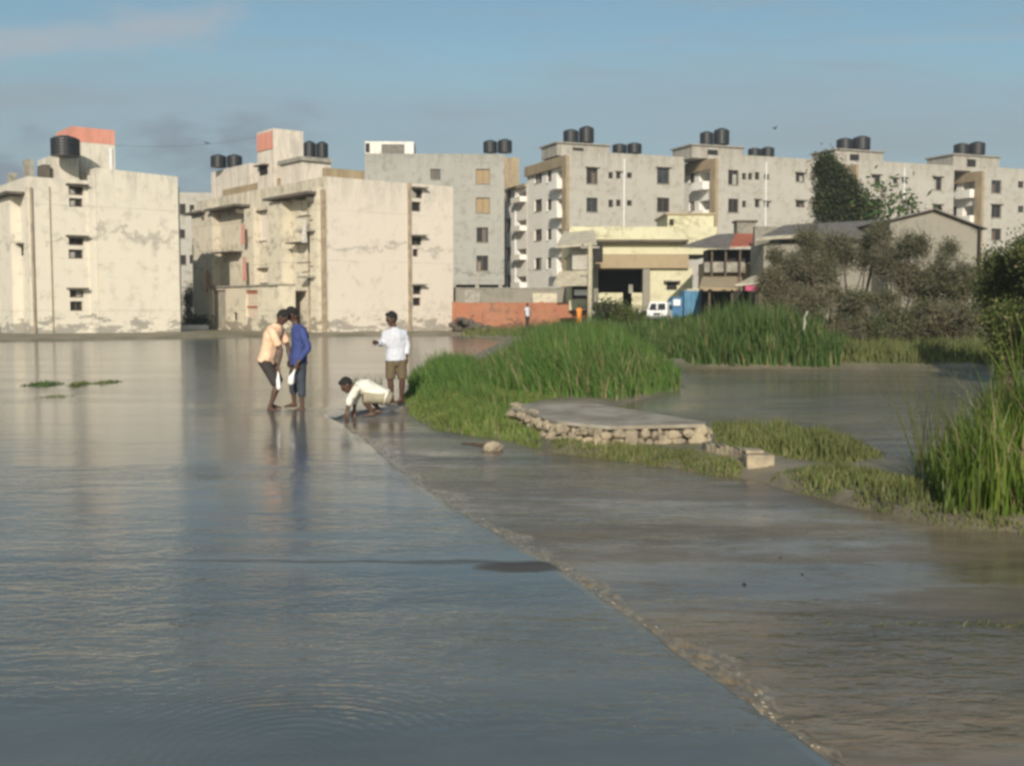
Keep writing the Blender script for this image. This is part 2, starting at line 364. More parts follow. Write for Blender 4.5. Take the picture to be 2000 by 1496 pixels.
def shallow_bed(t, s, c):
    # a thin broken film over silt: wet sheen in patches, duller muddy ground between
    a = noise(t, 0.55, 5, 0.62, coords(t, 0.45, 1.5, 1, (11, 3, 0)), 0.5); f = noise(t, 7.0, 5, 0.65, coords(t, 0.6, 1.4, 1))
    near = maprange(t, s.outputs[1], 17, 12, 0, 1)
    dry = math_n(t, 'MULTIPLY', maprange(t, math_n(t, 'ADD', a, math_n(t, 'MULTIPLY', math_n(t, 'SUBTRACT', f, 0.5), 0.35)), 0.44, 0.60, 0, 1), near)
    c = mixc(t, math_n(t, 'MULTIPLY', maprange(t, f, 0.4, 0.65, 0, 1), 0.5), c, (0.11, 0.088, 0.062))
    return c, None, maprange(t, dry, 0, 1, 0.5, 0.22, False), maprange(t, dry, 0, 1, 0.10, 0.34, False)
RINGS = [(G(530, 800).x, G(530, 800).y, .14, .1, .8, .35), (G(588, 799).x, G(588, 799).y, .14, .1, .8, .35), (G(560, 1480).x, G(560, 1480).y, .05, .4, 1.2, .06), (G(250, 1600).x, G(250, 1600).y, .045, .4, 1.1, .05)]
M_WL = water_mat('flood_water', (0.12, 0.128, 0.122), (0.075, 0.088, 0.09), 0.07, 0.20, 13.5, 9.5, 0.11, joint_patch, fine=1.6, rings=RINGS)
M_WR = water_mat('muddy_water', (0.19, 0.152, 0.105), (0.078, 0.068, 0.055), 0.9, 0.35, 24, 12, 0.16, shallow_bed, fine=1.4)
# foam
m, t, b = new_mat('foam'); b.inputs['Base Color'].default_value = (0.4, 0.37, 0.3, 1); b.inputs['Roughness'].default_value = 0.6; M_FOAM = m

# ------------------------------------------------------------------ land and water
LAND = [(-2500, 672), (0, 668), (350, 662), (640, 657), (890, 656), (985, 664), (910, 700), (830, 728), (790, 755), (795, 788), (850, 824), (930, 838), (1000, 846),
        (1100, 872), (1250, 888), (1380, 908), (1500, 925), (1560, 942), (1650, 965), (1750, 987), (1830, 1003), (2000, 1022), (2500, 1070), (3200, 1100),
        (3200, 860), (2500, 880), (1900, 915), (1800, 900), (1700, 880), (1560, 850), (1385, 830), (1230, 800), (1180, 788), (1300, 760), (1335, 750), (1325, 735), (1300, 724), (1345, 717), (1600, 716), (1900, 719), (2500, 740)]
LW = [G(*p) for p in LAND]; LW = [(p.x, p.y) for p in LW] + [(300, 60), (500, 400), (-500, 400), (-300, 60)]
def inside(poly, x, y):
    r = False; j = len(poly) - 1
    for i in range(len(poly)):
        xi, yi = poly[i]; xj, yj = poly[j]
        if (yi > y) != (yj > y) and x < (xj - xi) * (y - yi) / (yj - yi) + xi: r = not r
        j = i
    return r
def sdist(poly, x, y):
    best = 1e9; j = len(poly) - 1
    for i in range(len(poly)):
        ax, ay = poly[j]; bx, by = poly[i]; dx, dy = bx - ax, by - ay
        l = dx * dx + dy * dy; k = 0 if l == 0 else max(0, min(1, ((x - ax) * dx + (y - ay) * dy) / l))
        e = (x - ax - k * dx) ** 2 + (y - ay - k * dy) ** 2
        if e < best: best = e
        j = i
    d = math.sqrt(best); return d if inside(poly, x, y) else -d
def smooth(a, b, x):
    k = max(0, min(1, (x - a) / (b - a))); return k * k * (3 - 2 * k)
from mathutils import noise as mn
def land_h(x, y):
    d = sdist(LW, x, y)
    w = 0.5 * mn.noise(Vector((x * 0.9, y * 0.9, 0))) + 0.3 * mn.noise(Vector((x * 2.7, y * 2.7, 3)))
    h = max(-0.4, min(0.035 if y < 17 else (0.09 if y < 28 else 0.16), (d * 0.16 if d > 0 else d * 0.6) + (0.06 if d > 0 else 0.02) * w))
    if d > 0: h += 0.03 * w + 0.72 * smooth(2, 10, x) * smooth(38, 58, y)
    return h
xs = []; x = -500
def axis(fine, far, ratio):
    a = [0.0]; s = fine
    while a[-1] < far:
        a.append(a[-1] + s); s = min(s * ratio, 60)
    return a
ax_ = axis(0.22, 2500, 1.035); xs = sorted(set([-q for q in ax_] + ax_))
ys = [-40, -20, -8, 0, 3] + [5 + q for q in axis(0.2, 2500, 1.022)]
mb = MB()
for yv in ys:
    for xv in xs:
        if -150 < xv < 150 and 3 < yv < 130: h = land_h(xv, yv)
        else: h = 0.12 if yv >= 130 else (-0.4 if yv <= 64 else 0.1)
        mb.v.append((xv, yv, h))
nx = len(xs)
for j in range(len(ys) - 1):
    for i in range(nx - 1):
        a = j * nx + i; mb.f.append((a, a + 1, a + nx + 1, a + nx))
tag(mb.build('ground', M_MUD, smooth=True), kind='structure')

ZR = -0.065                                             # level of the lower water on the right
# left water: the sheet that lies over the road, rounded off where it spills over the edge
mb = MB(); prof = [(0.0, 0.0), (0.05, -0.006), (0.085, -0.025), (0.10, ZR - 0.05)]
edge = []
for i in range(len(EDGE) - 1):
    for k in range(8):
        q = EDGE[i].lerp(EDGE[i + 1], k / 8.0)
        q = q + Vector((0.035 * mn.noise(Vector((q.y * 2.1, 0, 0))) + 0.012 * mn.noise(Vector((q.y * 9, 5, 0))), 0, 0))
        edge.append(q)
far_pts = [Vector((edge[0].x + 0.5, edge[0].y + 1.0, 0)), G(720, 762), G(800, 735), G(850, 715), G(1010, 662), Vector((2.0, 75, 0))]
line = [Vector((p.x, p.y, 0)) for p in reversed(far_pts)] + [Vector((p.x, p.y, 0)) for p in edge]
i0 = 0
for k, p in enumerate(line):
    t_ = (line[min(k + 1, len(line) - 1)] - line[max(k - 1, 0)]).normalized(); nrm = Vector((-t_.y, t_.x, 0))
    if nrm.x < 0: nrm = -nrm
    mb.v.append((-400 if p.y > 30 else -60, p.y if k else 75, 0))
    wf = 1.0 if k > len(far_pts) + 6 else 1.0 + 9.0 * max(0, min(1, (len(far_pts) + 6 - k) / 6))
    for dd, z in prof:
        dd = dd * wf
        q = p + nrm * dd; mb.v.append((q.x, q.y, z))
w = 1 + len(prof)
for k in range(len(line) - 1):
    for j in range(w - 1):
        a = k * w + j; mb.f.append((a, a + w, a + w + 1, a + 1))
tag(mb.build('flood_water', M_WL, smooth=False), kind='structure')
mb = MB(); mb.quad((-300, -30, ZR), (300, -30, ZR), (300, 60, ZR), (-300, 60, ZR))
tag(mb.build('water', M_WR), kind='structure')
# the road slab under the water film
mb = MB()
pl = [(p.x + 0.02, p.y) for p in edge] + [(-30, edge[-1].y), (-30, edge[0].y)]
mb.prism(pl, -0.38, -0.035)
tag(mb.build('road', M_SLAB), kind='structure')
# churned water below the spill edge: a real chopped-up strip, with a few foam flecks
mb = MB(); rf = random.Random(3); NW = 26; SPAN = []
sm = [p for p in edge]; dense = []
for k in range(len(sm) - 1):
    for q in range(3): dense.append(sm[k].lerp(sm[k + 1], q / 3))
for k, p in enumerate(dense):
    t_ = (dense[min(k + 2, len(dense) - 1)] - dense[max(k - 2, 0)]).normalized(); nrm = Vector((-t_.y, t_.x, 0))
    if nrm.x < 0: nrm = -nrm
    wd = 0.28 + 0.5 * max(0, mn.noise(Vector((p.y * 1.1, 3, 1))) + .25)
    for j in range(NW + 1):
        f = j / NW; q = p + nrm * (0.06 + wd * f)
        amp = 0.020 * math.sin(math.pi * min(1, f * 1.4 + .12)) ** 1 * (1 - f) if f < 1 else 0
        h = amp * (1.2 * mn.noise(Vector((q.x * 9, q.y * 5, 0))) + 0.9 * mn.noise(Vector((q.x * 24, q.y * 13, 4))) + .35)
        mb.v.append((q.x, q.y, ZR - 0.004 + max(0, h) + 0.0045 * (1 - f)))
for k in range(len(dense) - 1):
    for j in range(NW):
        a = k * (NW + 1) + j; mb.f.append((a, a + NW + 1, a + NW + 2, a + 1))
m, t, b = new_mat('churned_water')
fz = noise(t, 14, 5, 0.7, coords(t, 1.4, .7, 1)); fl = noise(t, 1.2, 3, 0.5, coords(t))
c = mixc(t, maprange(t, fz, 0.4, 0.6, 0, 1), (0.13, 0.10, 0.062), (0.24, 0.19, 0.12))
c = mixc(t, math_n(t, 'MULTIPLY', maprange(t, fz, 0.60, 0.70, 0, 1), maprange(t, fl, 0.42, 0.58, 0, 1)), c, (0.5, 0.46, 0.38))
L(t, c, b.inputs['Base Color']); b.inputs['Roughness'].default_value = 0.25; b.inputs['IOR'].default_value = 1.34
tag(mb.build('spill_water', m, smooth=True), kind='structure')
mb = MB()
for k in range(450):
    i = rf.randrange(len(edge) - 1); p = edge[i]
    act = max(0, mn.noise(Vector((p.y * 1.3, 3, 1))) + 0.15)
    if rf.random() > act * 1.8: continue
    q = Vector((p.x + 0.10 + abs(rf.gauss(0, 0.05)), p.y + rf.uniform(-.05, .05), ZR + 0.012))
    r = rf.uniform(0.001, 0.003)
    mb.ball(q, (r * rf.uniform(1.5, 6), r, 0.003), 6, 3, Matrix.Rotation(rf.uniform(-1.2, -.3), 3, 'Z'), 0.25, rf)
tag(mb.build('foam', M_FOAM, smooth=True), 'thin foam flecks where water spills off the road edge', 'foam', kind='stuff')

# ------------------------------------------------------------------ building kit
class Frame:
    """facade plane along +x, left side plane along +y, both starting at the near corner"""
    def __init__(s, px, Y, theta, z0=0.0):
        c = P(px, HOR, Y); s.o = Vector((c.x, c.y, z0)); s.th = rad(theta)
        s.ux = Vector((math.cos(s.th), math.sin(s.th), 0)); s.uy = Vector((-math.sin(s.th), math.cos(s.th), 0))
    def f(s, px, py, off=0.0):     # facade plane -> (u, z)
        r = ray(px, py); o = s.o + s.uy * off; k = (o - CAM).dot(s.uy) / r.dot(s.uy); q = CAM + r * k - s.o
        return q.dot(s.ux), q.z
    def s(s, px, py, off=0.0):     # side plane -> (u along +y, z)
        r = ray(px, py); o = s.o + s.ux * off; k = (o - CAM).dot(s.ux) / r.dot(s.ux); q = CAM + r * k - s.o
        return q.dot(s.uy), q.z
    def fr(s, r, off=0.0):
        r = (r[0] - 1.5, r[1] - 1.5, r[2] + 1.5, r[3] + 1.5)
        a = [s.f(x, y, off) for x in (r[0], r[2]) for y in (r[1], r[3])]
        return min(q[0] for q in a), (a[0][1] + a[2][1]) / 2, max(q[0] for q in a), (a[1][1] + a[3][1]) / 2
    def sr(s, r, off=0.0):
        a = [s.s(x, y, off) for x in (r[0], r[2]) for y in (r[1], r[3])]
        return min(q[0] for q in a), (a[0][1] + a[2][1]) / 2, max(q[0] for q in a), (a[1][1] + a[3][1]) / 2
def panel(mb, P0, U, V, Nn, W, H, holes, z_start=0.0):
    """wall face with real openings: hole = (u0, v0, u1, v1, depth)"""
    P0, U, V, Nn = map(Vector, (P0, U, V, Nn))
    hs = []
    for h in holes:
        u0, v0, u1, v1 = max(0.05, h[0]), max(z_start + 0.05, min(h[1], h[3])), min(W - 0.05, h[2]), min(H - 0.05, max(h[1], h[3]))
        if u1 > u0 and v1 > v0: hs.append((u0, v0, u1, v1, h[4]))
    us = sorted(set([0, W] + [round(q, 4) for h in hs for q in (h[0], h[2])])); vs = sorted(set([z_start, H] + [round(q, 4) for h in hs for q in (h[1], h[3])]))
    pt = lambda a, b_, d=0.0: P0 + U * a + V * b_ - Nn * d
    for i in range(len(us) - 1):
        for j in range(len(vs) - 1):
            cu, cv = (us[i] + us[i + 1]) / 2, (vs[j] + vs[j + 1]) / 2
            if any(h[0] < cu < h[2] and h[1] < cv < h[3] for h in hs): continue
            mb.quad(pt(us[i], vs[j]), pt(us[i + 1], vs[j]), pt(us[i + 1], vs[j + 1]), pt(us[i], vs[j + 1]))
    for u0, v0, u1, v1, d in hs:
        mb.quad(pt(u0, v0), pt(u1, v0), pt(u1, v0, d), pt(u0, v0, d)); mb.quad(pt(u0, v1, d), pt(u1, v1, d), pt(u1, v1), pt(u0, v1))
        mb.quad(pt(u0, v0), pt(u0, v0, d), pt(u0, v1, d), pt(u0, v1)); mb.quad(pt(u1, v0, d), pt(u1, v0), pt(u1, v1), pt(u1, v1, d))
        mb.quad(pt(u0, v0, d), pt(u1, v0, d), pt(u1, v1, d), pt(u0, v1, d))
    return hs
def window(root, P0, U, V, Nn, h, kind='glass', hood=0.0, hmat=None):
    P0, U, V, Nn = map(Vector, (P0, U, V, Nn)); u0, v0, u1, v1, d = h
    M = Matrix(((U.x, -Nn.x, V.x, P0.x), (U.y, -Nn.y, V.y, P0.y), (U.z, -Nn.z, V.z, P0.z), (0, 0, 0, 1)))
    wdt, hgt = u1 - u0, v1 - v0; e = 0.004; b_ = min(0.06, wdt * .12)
    yb = min(d - 0.06, 0.14)
    fr = MB()
    fr.box(u0 + e, yb, v0 + e, u0 + b_, yb + 0.05, v1 - e, M); fr.box(u1 - b_, yb, v0 + e, u1 - e, yb + 0.05, v1 - e, M)
    fr.box(u0 + b_ + e, yb, v0 + e, u1 - b_ - e, yb + 0.05, v0 + b_, M); fr.box(u0 + b_ + e, yb, v1 - b_, u1 - b_ - e, yb + 0.05, v1 - e, M)
    if wdt > 0.7:
        um = (u0 + u1) / 2; fr.box(um - .025, yb + .005, v0 + b_ + e, um + .025, yb + 0.045, v1 - b_ - e, M)
    w_ = fr.build('window', M_FRAME, root)
    pn = MB(); pn.box(u0 + e, yb + 0.05 + e, v0 + e, u1 - e, yb + 0.062, v1 - e, M)
    pn.build('pane', {'glass': M_GLASS, 'board': M_BOARD, 'dark': M_DARK}[kind], w_)
    if kind in ('glass', 'dark') and wdt > .7 and R.random() < .55:
        a_ = R.choice((0, .5)); cu = MB(); cu.box(u0 + b_ + wdt * a_ * .86, yb - .012, v0 + b_, u0 + b_ + wdt * (a_ * .86 + .36), yb - .004, v1 - b_ - R.uniform(0, .4) * hgt, M)
        cu.build('shutter', R.choice((M_SHUT0, M_FRAME)), w_)
    if wdt > 0.5 and hgt > 0.8:
        sl = MB(); sl.box(u0 - .06, -0.07, v0 - .07, u1 + .06, -0.003, v0 - .005, M); sl.build('sill', M_SLAB, w_)
    if hood:
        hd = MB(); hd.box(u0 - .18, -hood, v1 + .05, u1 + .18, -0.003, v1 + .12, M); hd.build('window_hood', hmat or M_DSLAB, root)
    return w_
X, Yv, Z = Vector((1, 0, 0)), Vector((0, 1, 0)), Vector((0, 0, 1))
def shell(mb, W, Lg, zb, zt, fh, sh, par=0.7, pt=0.2):
    """box building with parapet; fh / sh: openings in the facade and in the left side"""
    a = panel(mb, (0, 0, 0), X, Z, -Yv, W, zt, fh, zb); b = panel(mb, (0, 0, 0), Yv, Z, -X, Lg, zt, sh, zb)
    mb.quad((W, 0, zb), (W, Lg, zb), (W, Lg, zt), (W, 0, zt)); mb.quad((W, Lg, zb), (0, Lg, zb), (0, Lg, zt), (W, Lg, zt))
    mb.quad((0, 0, zb), (0, Lg, zb), (W, Lg, zb), (W, 0, zb))
    for (x0, y0, x1, y1) in ((0, 0, W, pt), (0, Lg - pt, W, Lg), (0, pt, pt, Lg - pt), (W - pt, pt, W, Lg - pt)):
        mb.quad((x0, y0, zt), (x1, y0, zt), (x1, y1, zt), (x0, y1, zt))
    zr = zt - par; i = [(pt, pt), (W - pt, pt), (W - pt, Lg - pt), (pt, Lg - pt)]
    for k in range(4):
        p, q = i[k], i[(k + 1) % 4]; mb.quad((q[0], q[1], zr), (p[0], p[1], zr), (p[0], p[1], zt), (q[0], q[1], zt))
    mb.quad(*[(p[0], p[1], zr) for p in i])
    return a, b
def lbox(root, name, m, x0, y0, z0, x1, y1, z1, bevel=0.0):
    return MB().box(x0, y0, z0, x1, y1, z1).build(name, m, root, bevel=bevel)
def shade_lbl(o, l): o['label'] = l; return o

tank_mesh = {}
def tank(px0, px1, pytop, pybot, Y, label, group='black water tanks on the roofs'):
    """upright ribbed plastic tank, with lid"""
    a = P((px0 + px1) / 2, pybot, Y); r = (px1 - px0) / 2 * Y / F; h = (pybot - pytop) * Y / F
    root = empty('water_tank', a); tag(root, label, 'water tank', group)
    n = 6; path = [(0, 0, 0)]; rr = [r * .97]
    for k in range(n):
        z0 = h * .86 * k / n; z1 = h * .86 * (k + 1) / n; dz = (z1 - z0)
        path += [(0, 0, z0 + dz * .1), (0, 0, z0 + dz * .8), (0, 0, z1)]; rr += [r, r, r * .93]
    path += [(0, 0, h * .93), (0, 0, h * .97)]; rr += [r * .72, r * .4]
    MB().tube(path, rr, 24).build('body', M_TANK, root)
    MB().tube([(0, 0, h * .97), (0, 0, h), (0, 0, h * 1.0 + .01)], [r * .36, r * .36, r * .3], 16).build('lid', M_TANK, root)
    return root

# ---- building A, far left
fa = Frame(60, 62, 38); ra = empty('apartment_block', fa.o, fa.th)
tag(ra, 'cream three storey block with red topped stair tower, leftmost building', 'building', 'weathered cream blocks by the water')
WA = 8.75; zt = fa.f(70, 346)[1]
win = [fa.fr(r) + (0.35,) for r in ((136, 366, 161, 380), (137, 389, 160, 403), (136, 466, 162, 478), (136, 489, 161, 504), (138, 568, 162, 580), (139, 590, 160, 606))]
win = [(q[0], q[3], q[2], q[1], q[4]) for q in win]
swin = [fa.sr(r) + (0.35,) for r in ((8, 380, 20, 402), (8, 470, 22, 488), (10, 495, 22, 512), (12, 558, 24, 585), (38, 480, 46, 500))]
swin = [(q[0], q[3], q[2], q[1], q[4]) for q in swin]
mb = MB(); a, b = shell(mb, WA, 24, 0, zt, win, swin, 0.5); mb.build('wall', M_A, ra)
for i, h in enumerate(a): window(ra, (0, 0, 0), X, Z, -Yv, h, 'dark', 0.45 if i % 2 == 0 else 0.0)
for h in b: window(ra, (0, 0, 0), Yv, Z, -X, h, 'dark', 0.3)
# the right half of the gable stands slightly proud, with its own sloping cap
u0 = fa.f(192, 500, -0.28)[0]; u1 = fa.f(350, 500, -0.28)[0]
zl = fa.f(192, 328, -0.28)[1]; zrr = fa.f(350, 346, -0.28)[1]
m_ = MB(); q = [(u0, -0.28, 0), (u1, -0.28, 0), (u1, -0.28, zrr), (u0, -0.28, zl)]; q2 = [(x_, 4.0, z_) for x_, _, z_ in q]
i = 0; m_.v = q + q2; m_.f = [(0, 1, 2, 3), (1, 5, 6, 2), (5, 4, 7, 6), (4, 0, 3, 7), (3, 2, 6, 7), (0, 4, 5, 1)]
m_.build('projecting_wall', M_A, ra)
uu = fa.f(172, 400)[0]; lbox(ra, 'pilaster', M_A, uu, -0.16, 0, u0 - .02, -0.003, fa.f(172, 344)[1])
lbox(ra, 'drain_pipe', M_PIPE, 0.12, -0.12, 0, 0.22, -0.02, zt - .6)
lbox(ra, 'drain_pipe', M_PIPE, 1.15, -0.06, 0, 1.2, -0.02, zt - .5)
# side bays and roof slab of the long front
for k, (y0, y1) in enumerate(((1.6, 4.6), (7.5, 10.5), (13, 16.5), (19, 22))):
    lbox(ra, 'bay', M_A, -0.55, y0, 0, -0.003, y1, zt - 1.0)
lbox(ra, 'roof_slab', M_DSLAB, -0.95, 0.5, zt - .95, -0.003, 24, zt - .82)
for k in range(3):
    lbox(ra, 'balcony_slab', M_SLAB, -0.9, 5.0, 0.4 + 3 * k, -0.003, 7.3, 0.55 + 3 * k)
# roof structures
def ybox(root, fr, name, m, px0, px1, pyt, pyb, off, depth, zadd=0.0):
    a0 = fr.f(px0, pyt, off); a1 = fr.f(px1, pyt, off); z0 = fr.f(px0, pyb, off)[1]
    return lbox(root, name, m, a0[0], off, z0 + zadd, a1[0], off + depth, (a0[1] + a1[1]) / 2)
tw = ybox(ra, fa, 'stair_tower', M_A, 156, 224, 276, 346, 2.0, 3.0)
ybox(ra, fa, 'tower_cap', M_PINK, 140, 224, 251, 276, 1.98, 3.2, 0.002)
ybox(ra, fa, 'tower_lit_edge', M_WHITE, 214, 219, 290, 346, 1.9, 0.08)  # white strip stands in for the lit right edge of the tower
ybox(ra, fa, 'tank_platform', M_A, 100, 154, 306, 350, 1.5, 2.8)
ybox(ra, fa, 'roof_hut', M_DSLAB, 84, 98, 322, 352, 1.2, 1.2)
o_ = fa.o + fa.uy * 2.8
tank(101, 155, 267, 306, 63.6, 'large black tank beside the red topped tower of the leftmost block')
ybox(ra, fa, 'vent_stack', M_SLAB, 49, 66, 312, 352, 6.0, .6)
ybox(ra, fa, 'vent_stack', M_SLAB, 18, 34, 338, 362, 9.0, .6)

# ---- building B, middle left
fb = Frame(642, 66, 38); rb = empty('apartment_block', fb.o, fb.th)
tag(rb, 'peach cream block with tall square stair tower, behind the boys', 'building', 'weathered cream blocks by the water')
WB = fb.f(885, 500)[0]; zt = fb.f(650, 346)[1]; LB = fb.s(388, 500)[0]
win = [fb.fr(r) + (0.35,) for r in ((807, 371, 824, 386), (806, 396, 821, 412), (806, 464, 823, 478), (808, 488, 816, 500), (808, 560, 822, 574), (808, 583, 821, 596))]
win = [(q[0], q[3], q[2], q[1], q[4]) for q in win]
swin = [fb.sr(r) + (0.35,) for r in ((511, 415, 524, 470), (513, 527, 526, 552), (440, 496, 475, 512), (584, 478, 606, 498), (580, 572, 600, 590), (448, 408, 470, 420), (590, 392, 606, 420))]
swin = [(q[0], q[3], q[2], q[1], q[4]) for q in swin]
mb = MB(); a, b = shell(mb, WB, LB, 0, zt, win, [], 0.6)
wallb = mb.build('wall', M_B, rb)
for i, h in enumerate(a): window(rb, (0, 0, 0), X, Z, -Yv, h, 'dark', 0.45 if i % 2 == 0 else 0.0, M_SLAB)
# weathered front skin with openings, over the plain side
mb = MB(); b = panel(mb, (-0.12, 0, 0), Yv, Z, -X, LB, zt, swin, 0)
mb.quad((-0.12, 0, 0), (0, 0, 0), (0, 0, zt), (-0.12, 0, zt)); mb.quad((-0.12, 0, zt), (0.0, 0, zt), (0.0, LB, zt), (-0.12, LB, zt)); mb.quad((-0.12, LB, 0), (0, LB, 0), (0, LB, zt), (-0.12, LB, zt))
mb.build('front_wall', M_BF, rb)
for i, h in enumerate(b): window(rb, (-0.12, 0, 0), Yv, Z, -X, h, 'dark', 0.75 if i in (2, 3, 4) else 0.2)
# gable seam pilaster, its brown stands in for the vertical shadow line
ua = fb.f(796.5, 500)[0]; ub = fb.f(802, 500)[0]
lbox(rb, 'pilaster', M_PIPE, ua, -0.12, 0, ub, -0.003, fb.f(798, 358)[1])
lbox(rb, 'roof_kerb', M_BROWNCONC, 0.0, 0.25, zt, fb.f(716, 340)[0], 0.6, zt + .55)
# bays standing proud of the long front, eaves over the recesses between them
def sbay(p0, p1, top, d, name='bay', m=None, bot=655):
    y1_, zt_ = fb.s(p0, top); y0_ = fb.s(p1, top)[0]
    return lbox(rb, name, m or M_BF, -d, y0_, 0 if bot > 640 else fb.s(p1, bot)[1], -0.125, y1_, zt_)
sbay(548, 572, 398, 0.8); sbay(620, 634, 368, 0.55); sbay(392, 432, 412, 0.7); sbay(490, 508, 410, 0.5)
sbay(540, 545, 400, 0.3, 'drain_pipe', M_PIPE); lbox(rb, 'recess_shade', M_DARK, -.16, fb.s(544, 400)[0], 0, -.125, fb.s(544, 400)[0] + .35, zt - 1.2); sbay(634, 640, 372, 0.3, 'drain_pipe', M_PIPE)  # the near-black strip stands in for shade along the recess edge
for (p0, p1, ty, d) in ((384, 420, 400, 1.1), (430, 492, 396, 1.2), (546, 634, 372, 1.2)):
    y1_ = fb.s(p0, ty)[0]; y0_ = fb.s(p1, ty)[0]; zz_ = zt - 1.05
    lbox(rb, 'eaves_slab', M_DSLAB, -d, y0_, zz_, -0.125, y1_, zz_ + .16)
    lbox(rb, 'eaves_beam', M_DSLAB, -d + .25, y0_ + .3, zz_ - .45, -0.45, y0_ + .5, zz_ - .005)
for (p0, p1, ty) in ((606, 633, 452), (606, 633, 540)):
    y1_, zz_ = fb.s(p0, ty); y0_ = fb.s(p1, ty)[0]
    lbox(rb, 'balcony_slab', M_SLAB, -0.9, y0_, zz_ - .12, -0.125, y1_, zz_)
    lbox(rb, 'balcony_rail', M_FRAME, -0.9, y0_, zz_ + .75, -0.86, y1_, zz_ + .82)
# brown stained strips on the front, old rain pipes
for p0 in (432, 500, 560, 610):
    y0_ = fb.s(p0, 500)[0]; lbox(rb, 'rain_pipe', M_PIPE, -0.24, y0_, 0.1, -0.13, y0_ + .12, zt - 1.3)
# roof structures
zz = zt
def pbox(root, fr, name, m, px0, px1, pyt, pyb, off, depth):
    return ybox(root, fr, name, m, px0, px1, pyt, pyb, off, depth)
pbox(rb, fb, 'roof_room', M_B, 590, 646, 312, 366, 1.5 + 2.0, 3.0)
pbox(rb, fb, 'ledge', M_SLAB, 588, 650, 308, 313, 3.3, 3.3)
OT = fb.s(533, 300)[0]; OE = fb.s(502, 300)[0]
pbox(rb, fb, 'stair_tower', M_B, 533, 592, 254, 372, OT, OE - OT)
h = fb.f(533, 254, OT); z_ = fb.f(533, 290, OT)[1]; u_ = 0.0
lbox(rb, 'tower_side_paint', M_PINK, u_ - .03, OT + .02, z_, u_ - .003, OE - .02, h[1] - .05)
zw = fb.f(533, 337, OT)[1]; lbox(rb, 'tower_window', M_DARK, u_ - .06, OT + .8, zw, u_ - .003, OT + 1.9, zw + .5); lbox(rb, 'window_hood', M_DSLAB, u_ - .4, OT + .6, zw + .52, u_ - .003, OT + 2.1, zw + .6)
lbox(rb, 'parapet', M_BROWNCONC, 0.25, LB * .35, zt - .003, 0.45, LB * .8, zt + .55)
y0p = fb.s(478, 340)[0]; y1p = min(LB - .3, fb.s(402, 340)[0]); zp_ = fb.s(440, 327)[1]
lbox(rb, 'tank_platform', M_B, 0.4, y0p, zt - .6, 3.2, y1p, zp_)
YT = fb.o.y + fb.uy.y * (y0p + y1p) / 2 + fb.ux.y * 1.8
tank(593, 617, 277, 308, 70.5, 'left of the pair of black tanks right of the square tower')
tank(618, 641, 278, 308, 70.7, 'right of the pair of black tanks right of the square tower')
tank(412, 442, 303, 327.5, YT, 'left of the low pair of black tanks left of the square tower')
tank(444, 473, 303, 327.5, YT, 'right of the low pair of black tanks left of the square tower')
for k, (px_, py_, w_, h_, cm_) in enumerate(((500, 440, .5, 1.3, 'faded_rose_cloth'), (503, 505, .45, 1.5, 'faded_rose_cloth'), (622, 430, .4, 1.4, 'pale_grey_cloth'), (430, 530, .4, 1.5, 'rust_cloth'))):
    cy_, cz_ = fb.s(px_, py_); cl_ = empty('hanging_cloth', fb.o + fb.uy * cy_ - fb.ux * .95 + Vector((0, 0, cz_)), fb.th)
    tag(cl_, ('rose cloth hung high on the front of the peach block', 'long rose cloth hung midway up the front of the peach block', 'pale grey cloth hung near the corner of the peach block', 'rust coloured cloth hung at the left of the peach block front')[k], 'cloth', 'laundry on the peach block')
    mb = MB(); n = 8
    for q in range(n + 1):
        for z_ in (0, -h_ * .5, -h_): mb.v.append((.05 * math.sin(q * 1.9) * (1 - z_), w_ * (q / n - .5), z_))
    for q in range(n):
        for z_ in range(2): a_ = q * 3 + z_; mb.f.append((a_, a_ + 1, a_ + 4, a_ + 3))
    oc = mb.build('cloth', plain(cm_, {'faded_rose_cloth': (.42, .22, .18), 'pale_grey_cloth': (.5, .48, .45), 'rust_cloth': (.40, .2, .1)}[cm_], .85), cl_); oc.modifiers.new('thickness', 'SOLIDIFY').thickness = .01
    MB().tube([(0, -w_ * .7, .02), (0, w_ * .7, .02)], [.012, .012], 6).build('line', M_DARK, cl_)
# annex built against the front
rx = empty('annex', fb.o, fb.th); tag(rx, 'low flat roofed annex with shutters against the front of the peach block', 'annex')
y1_, _ = fb.s(408, 600, -2.0); y0_, _ = fb.s(545, 600, -2.0); zA = fb.s(480, 560, -2.0)[1]
mb = MB(); an = [fb.sr(r, -2.0) for r in ((416, 567, 440, 640), (480, 567, 503, 620), (455, 610, 463, 626))]
hs = panel(mb, (-2, y0_, 0), Yv, Z, -X, y1_ - y0_, zA, [(q[0] - y0_, q[3], q[2] - y0_, q[1], 0.25) for q in an], 0)
mb.quad((-2, y0_, 0), (-0.9, y0_, 0), (-0.9, y0_, zA), (-2, y0_, zA)); mb.quad((-2, y1_, 0), (-.9, y1_, 0), (-.9, y1_, zA), (-2, y1_, zA))
mb.quad((-2, y0_, zA), (-.9, y0_, zA), (-.9, y1_, zA), (-2, y1_, zA)); mb.build('wall', M_BF, rx)
M_SHUT = plain('grey_shutter', (0.36, 0.33, 0.27), 0.6, 0.25, 3); M_DOORC = plain('cream_door', (0.60, 0.50, 0.40), 0.6)
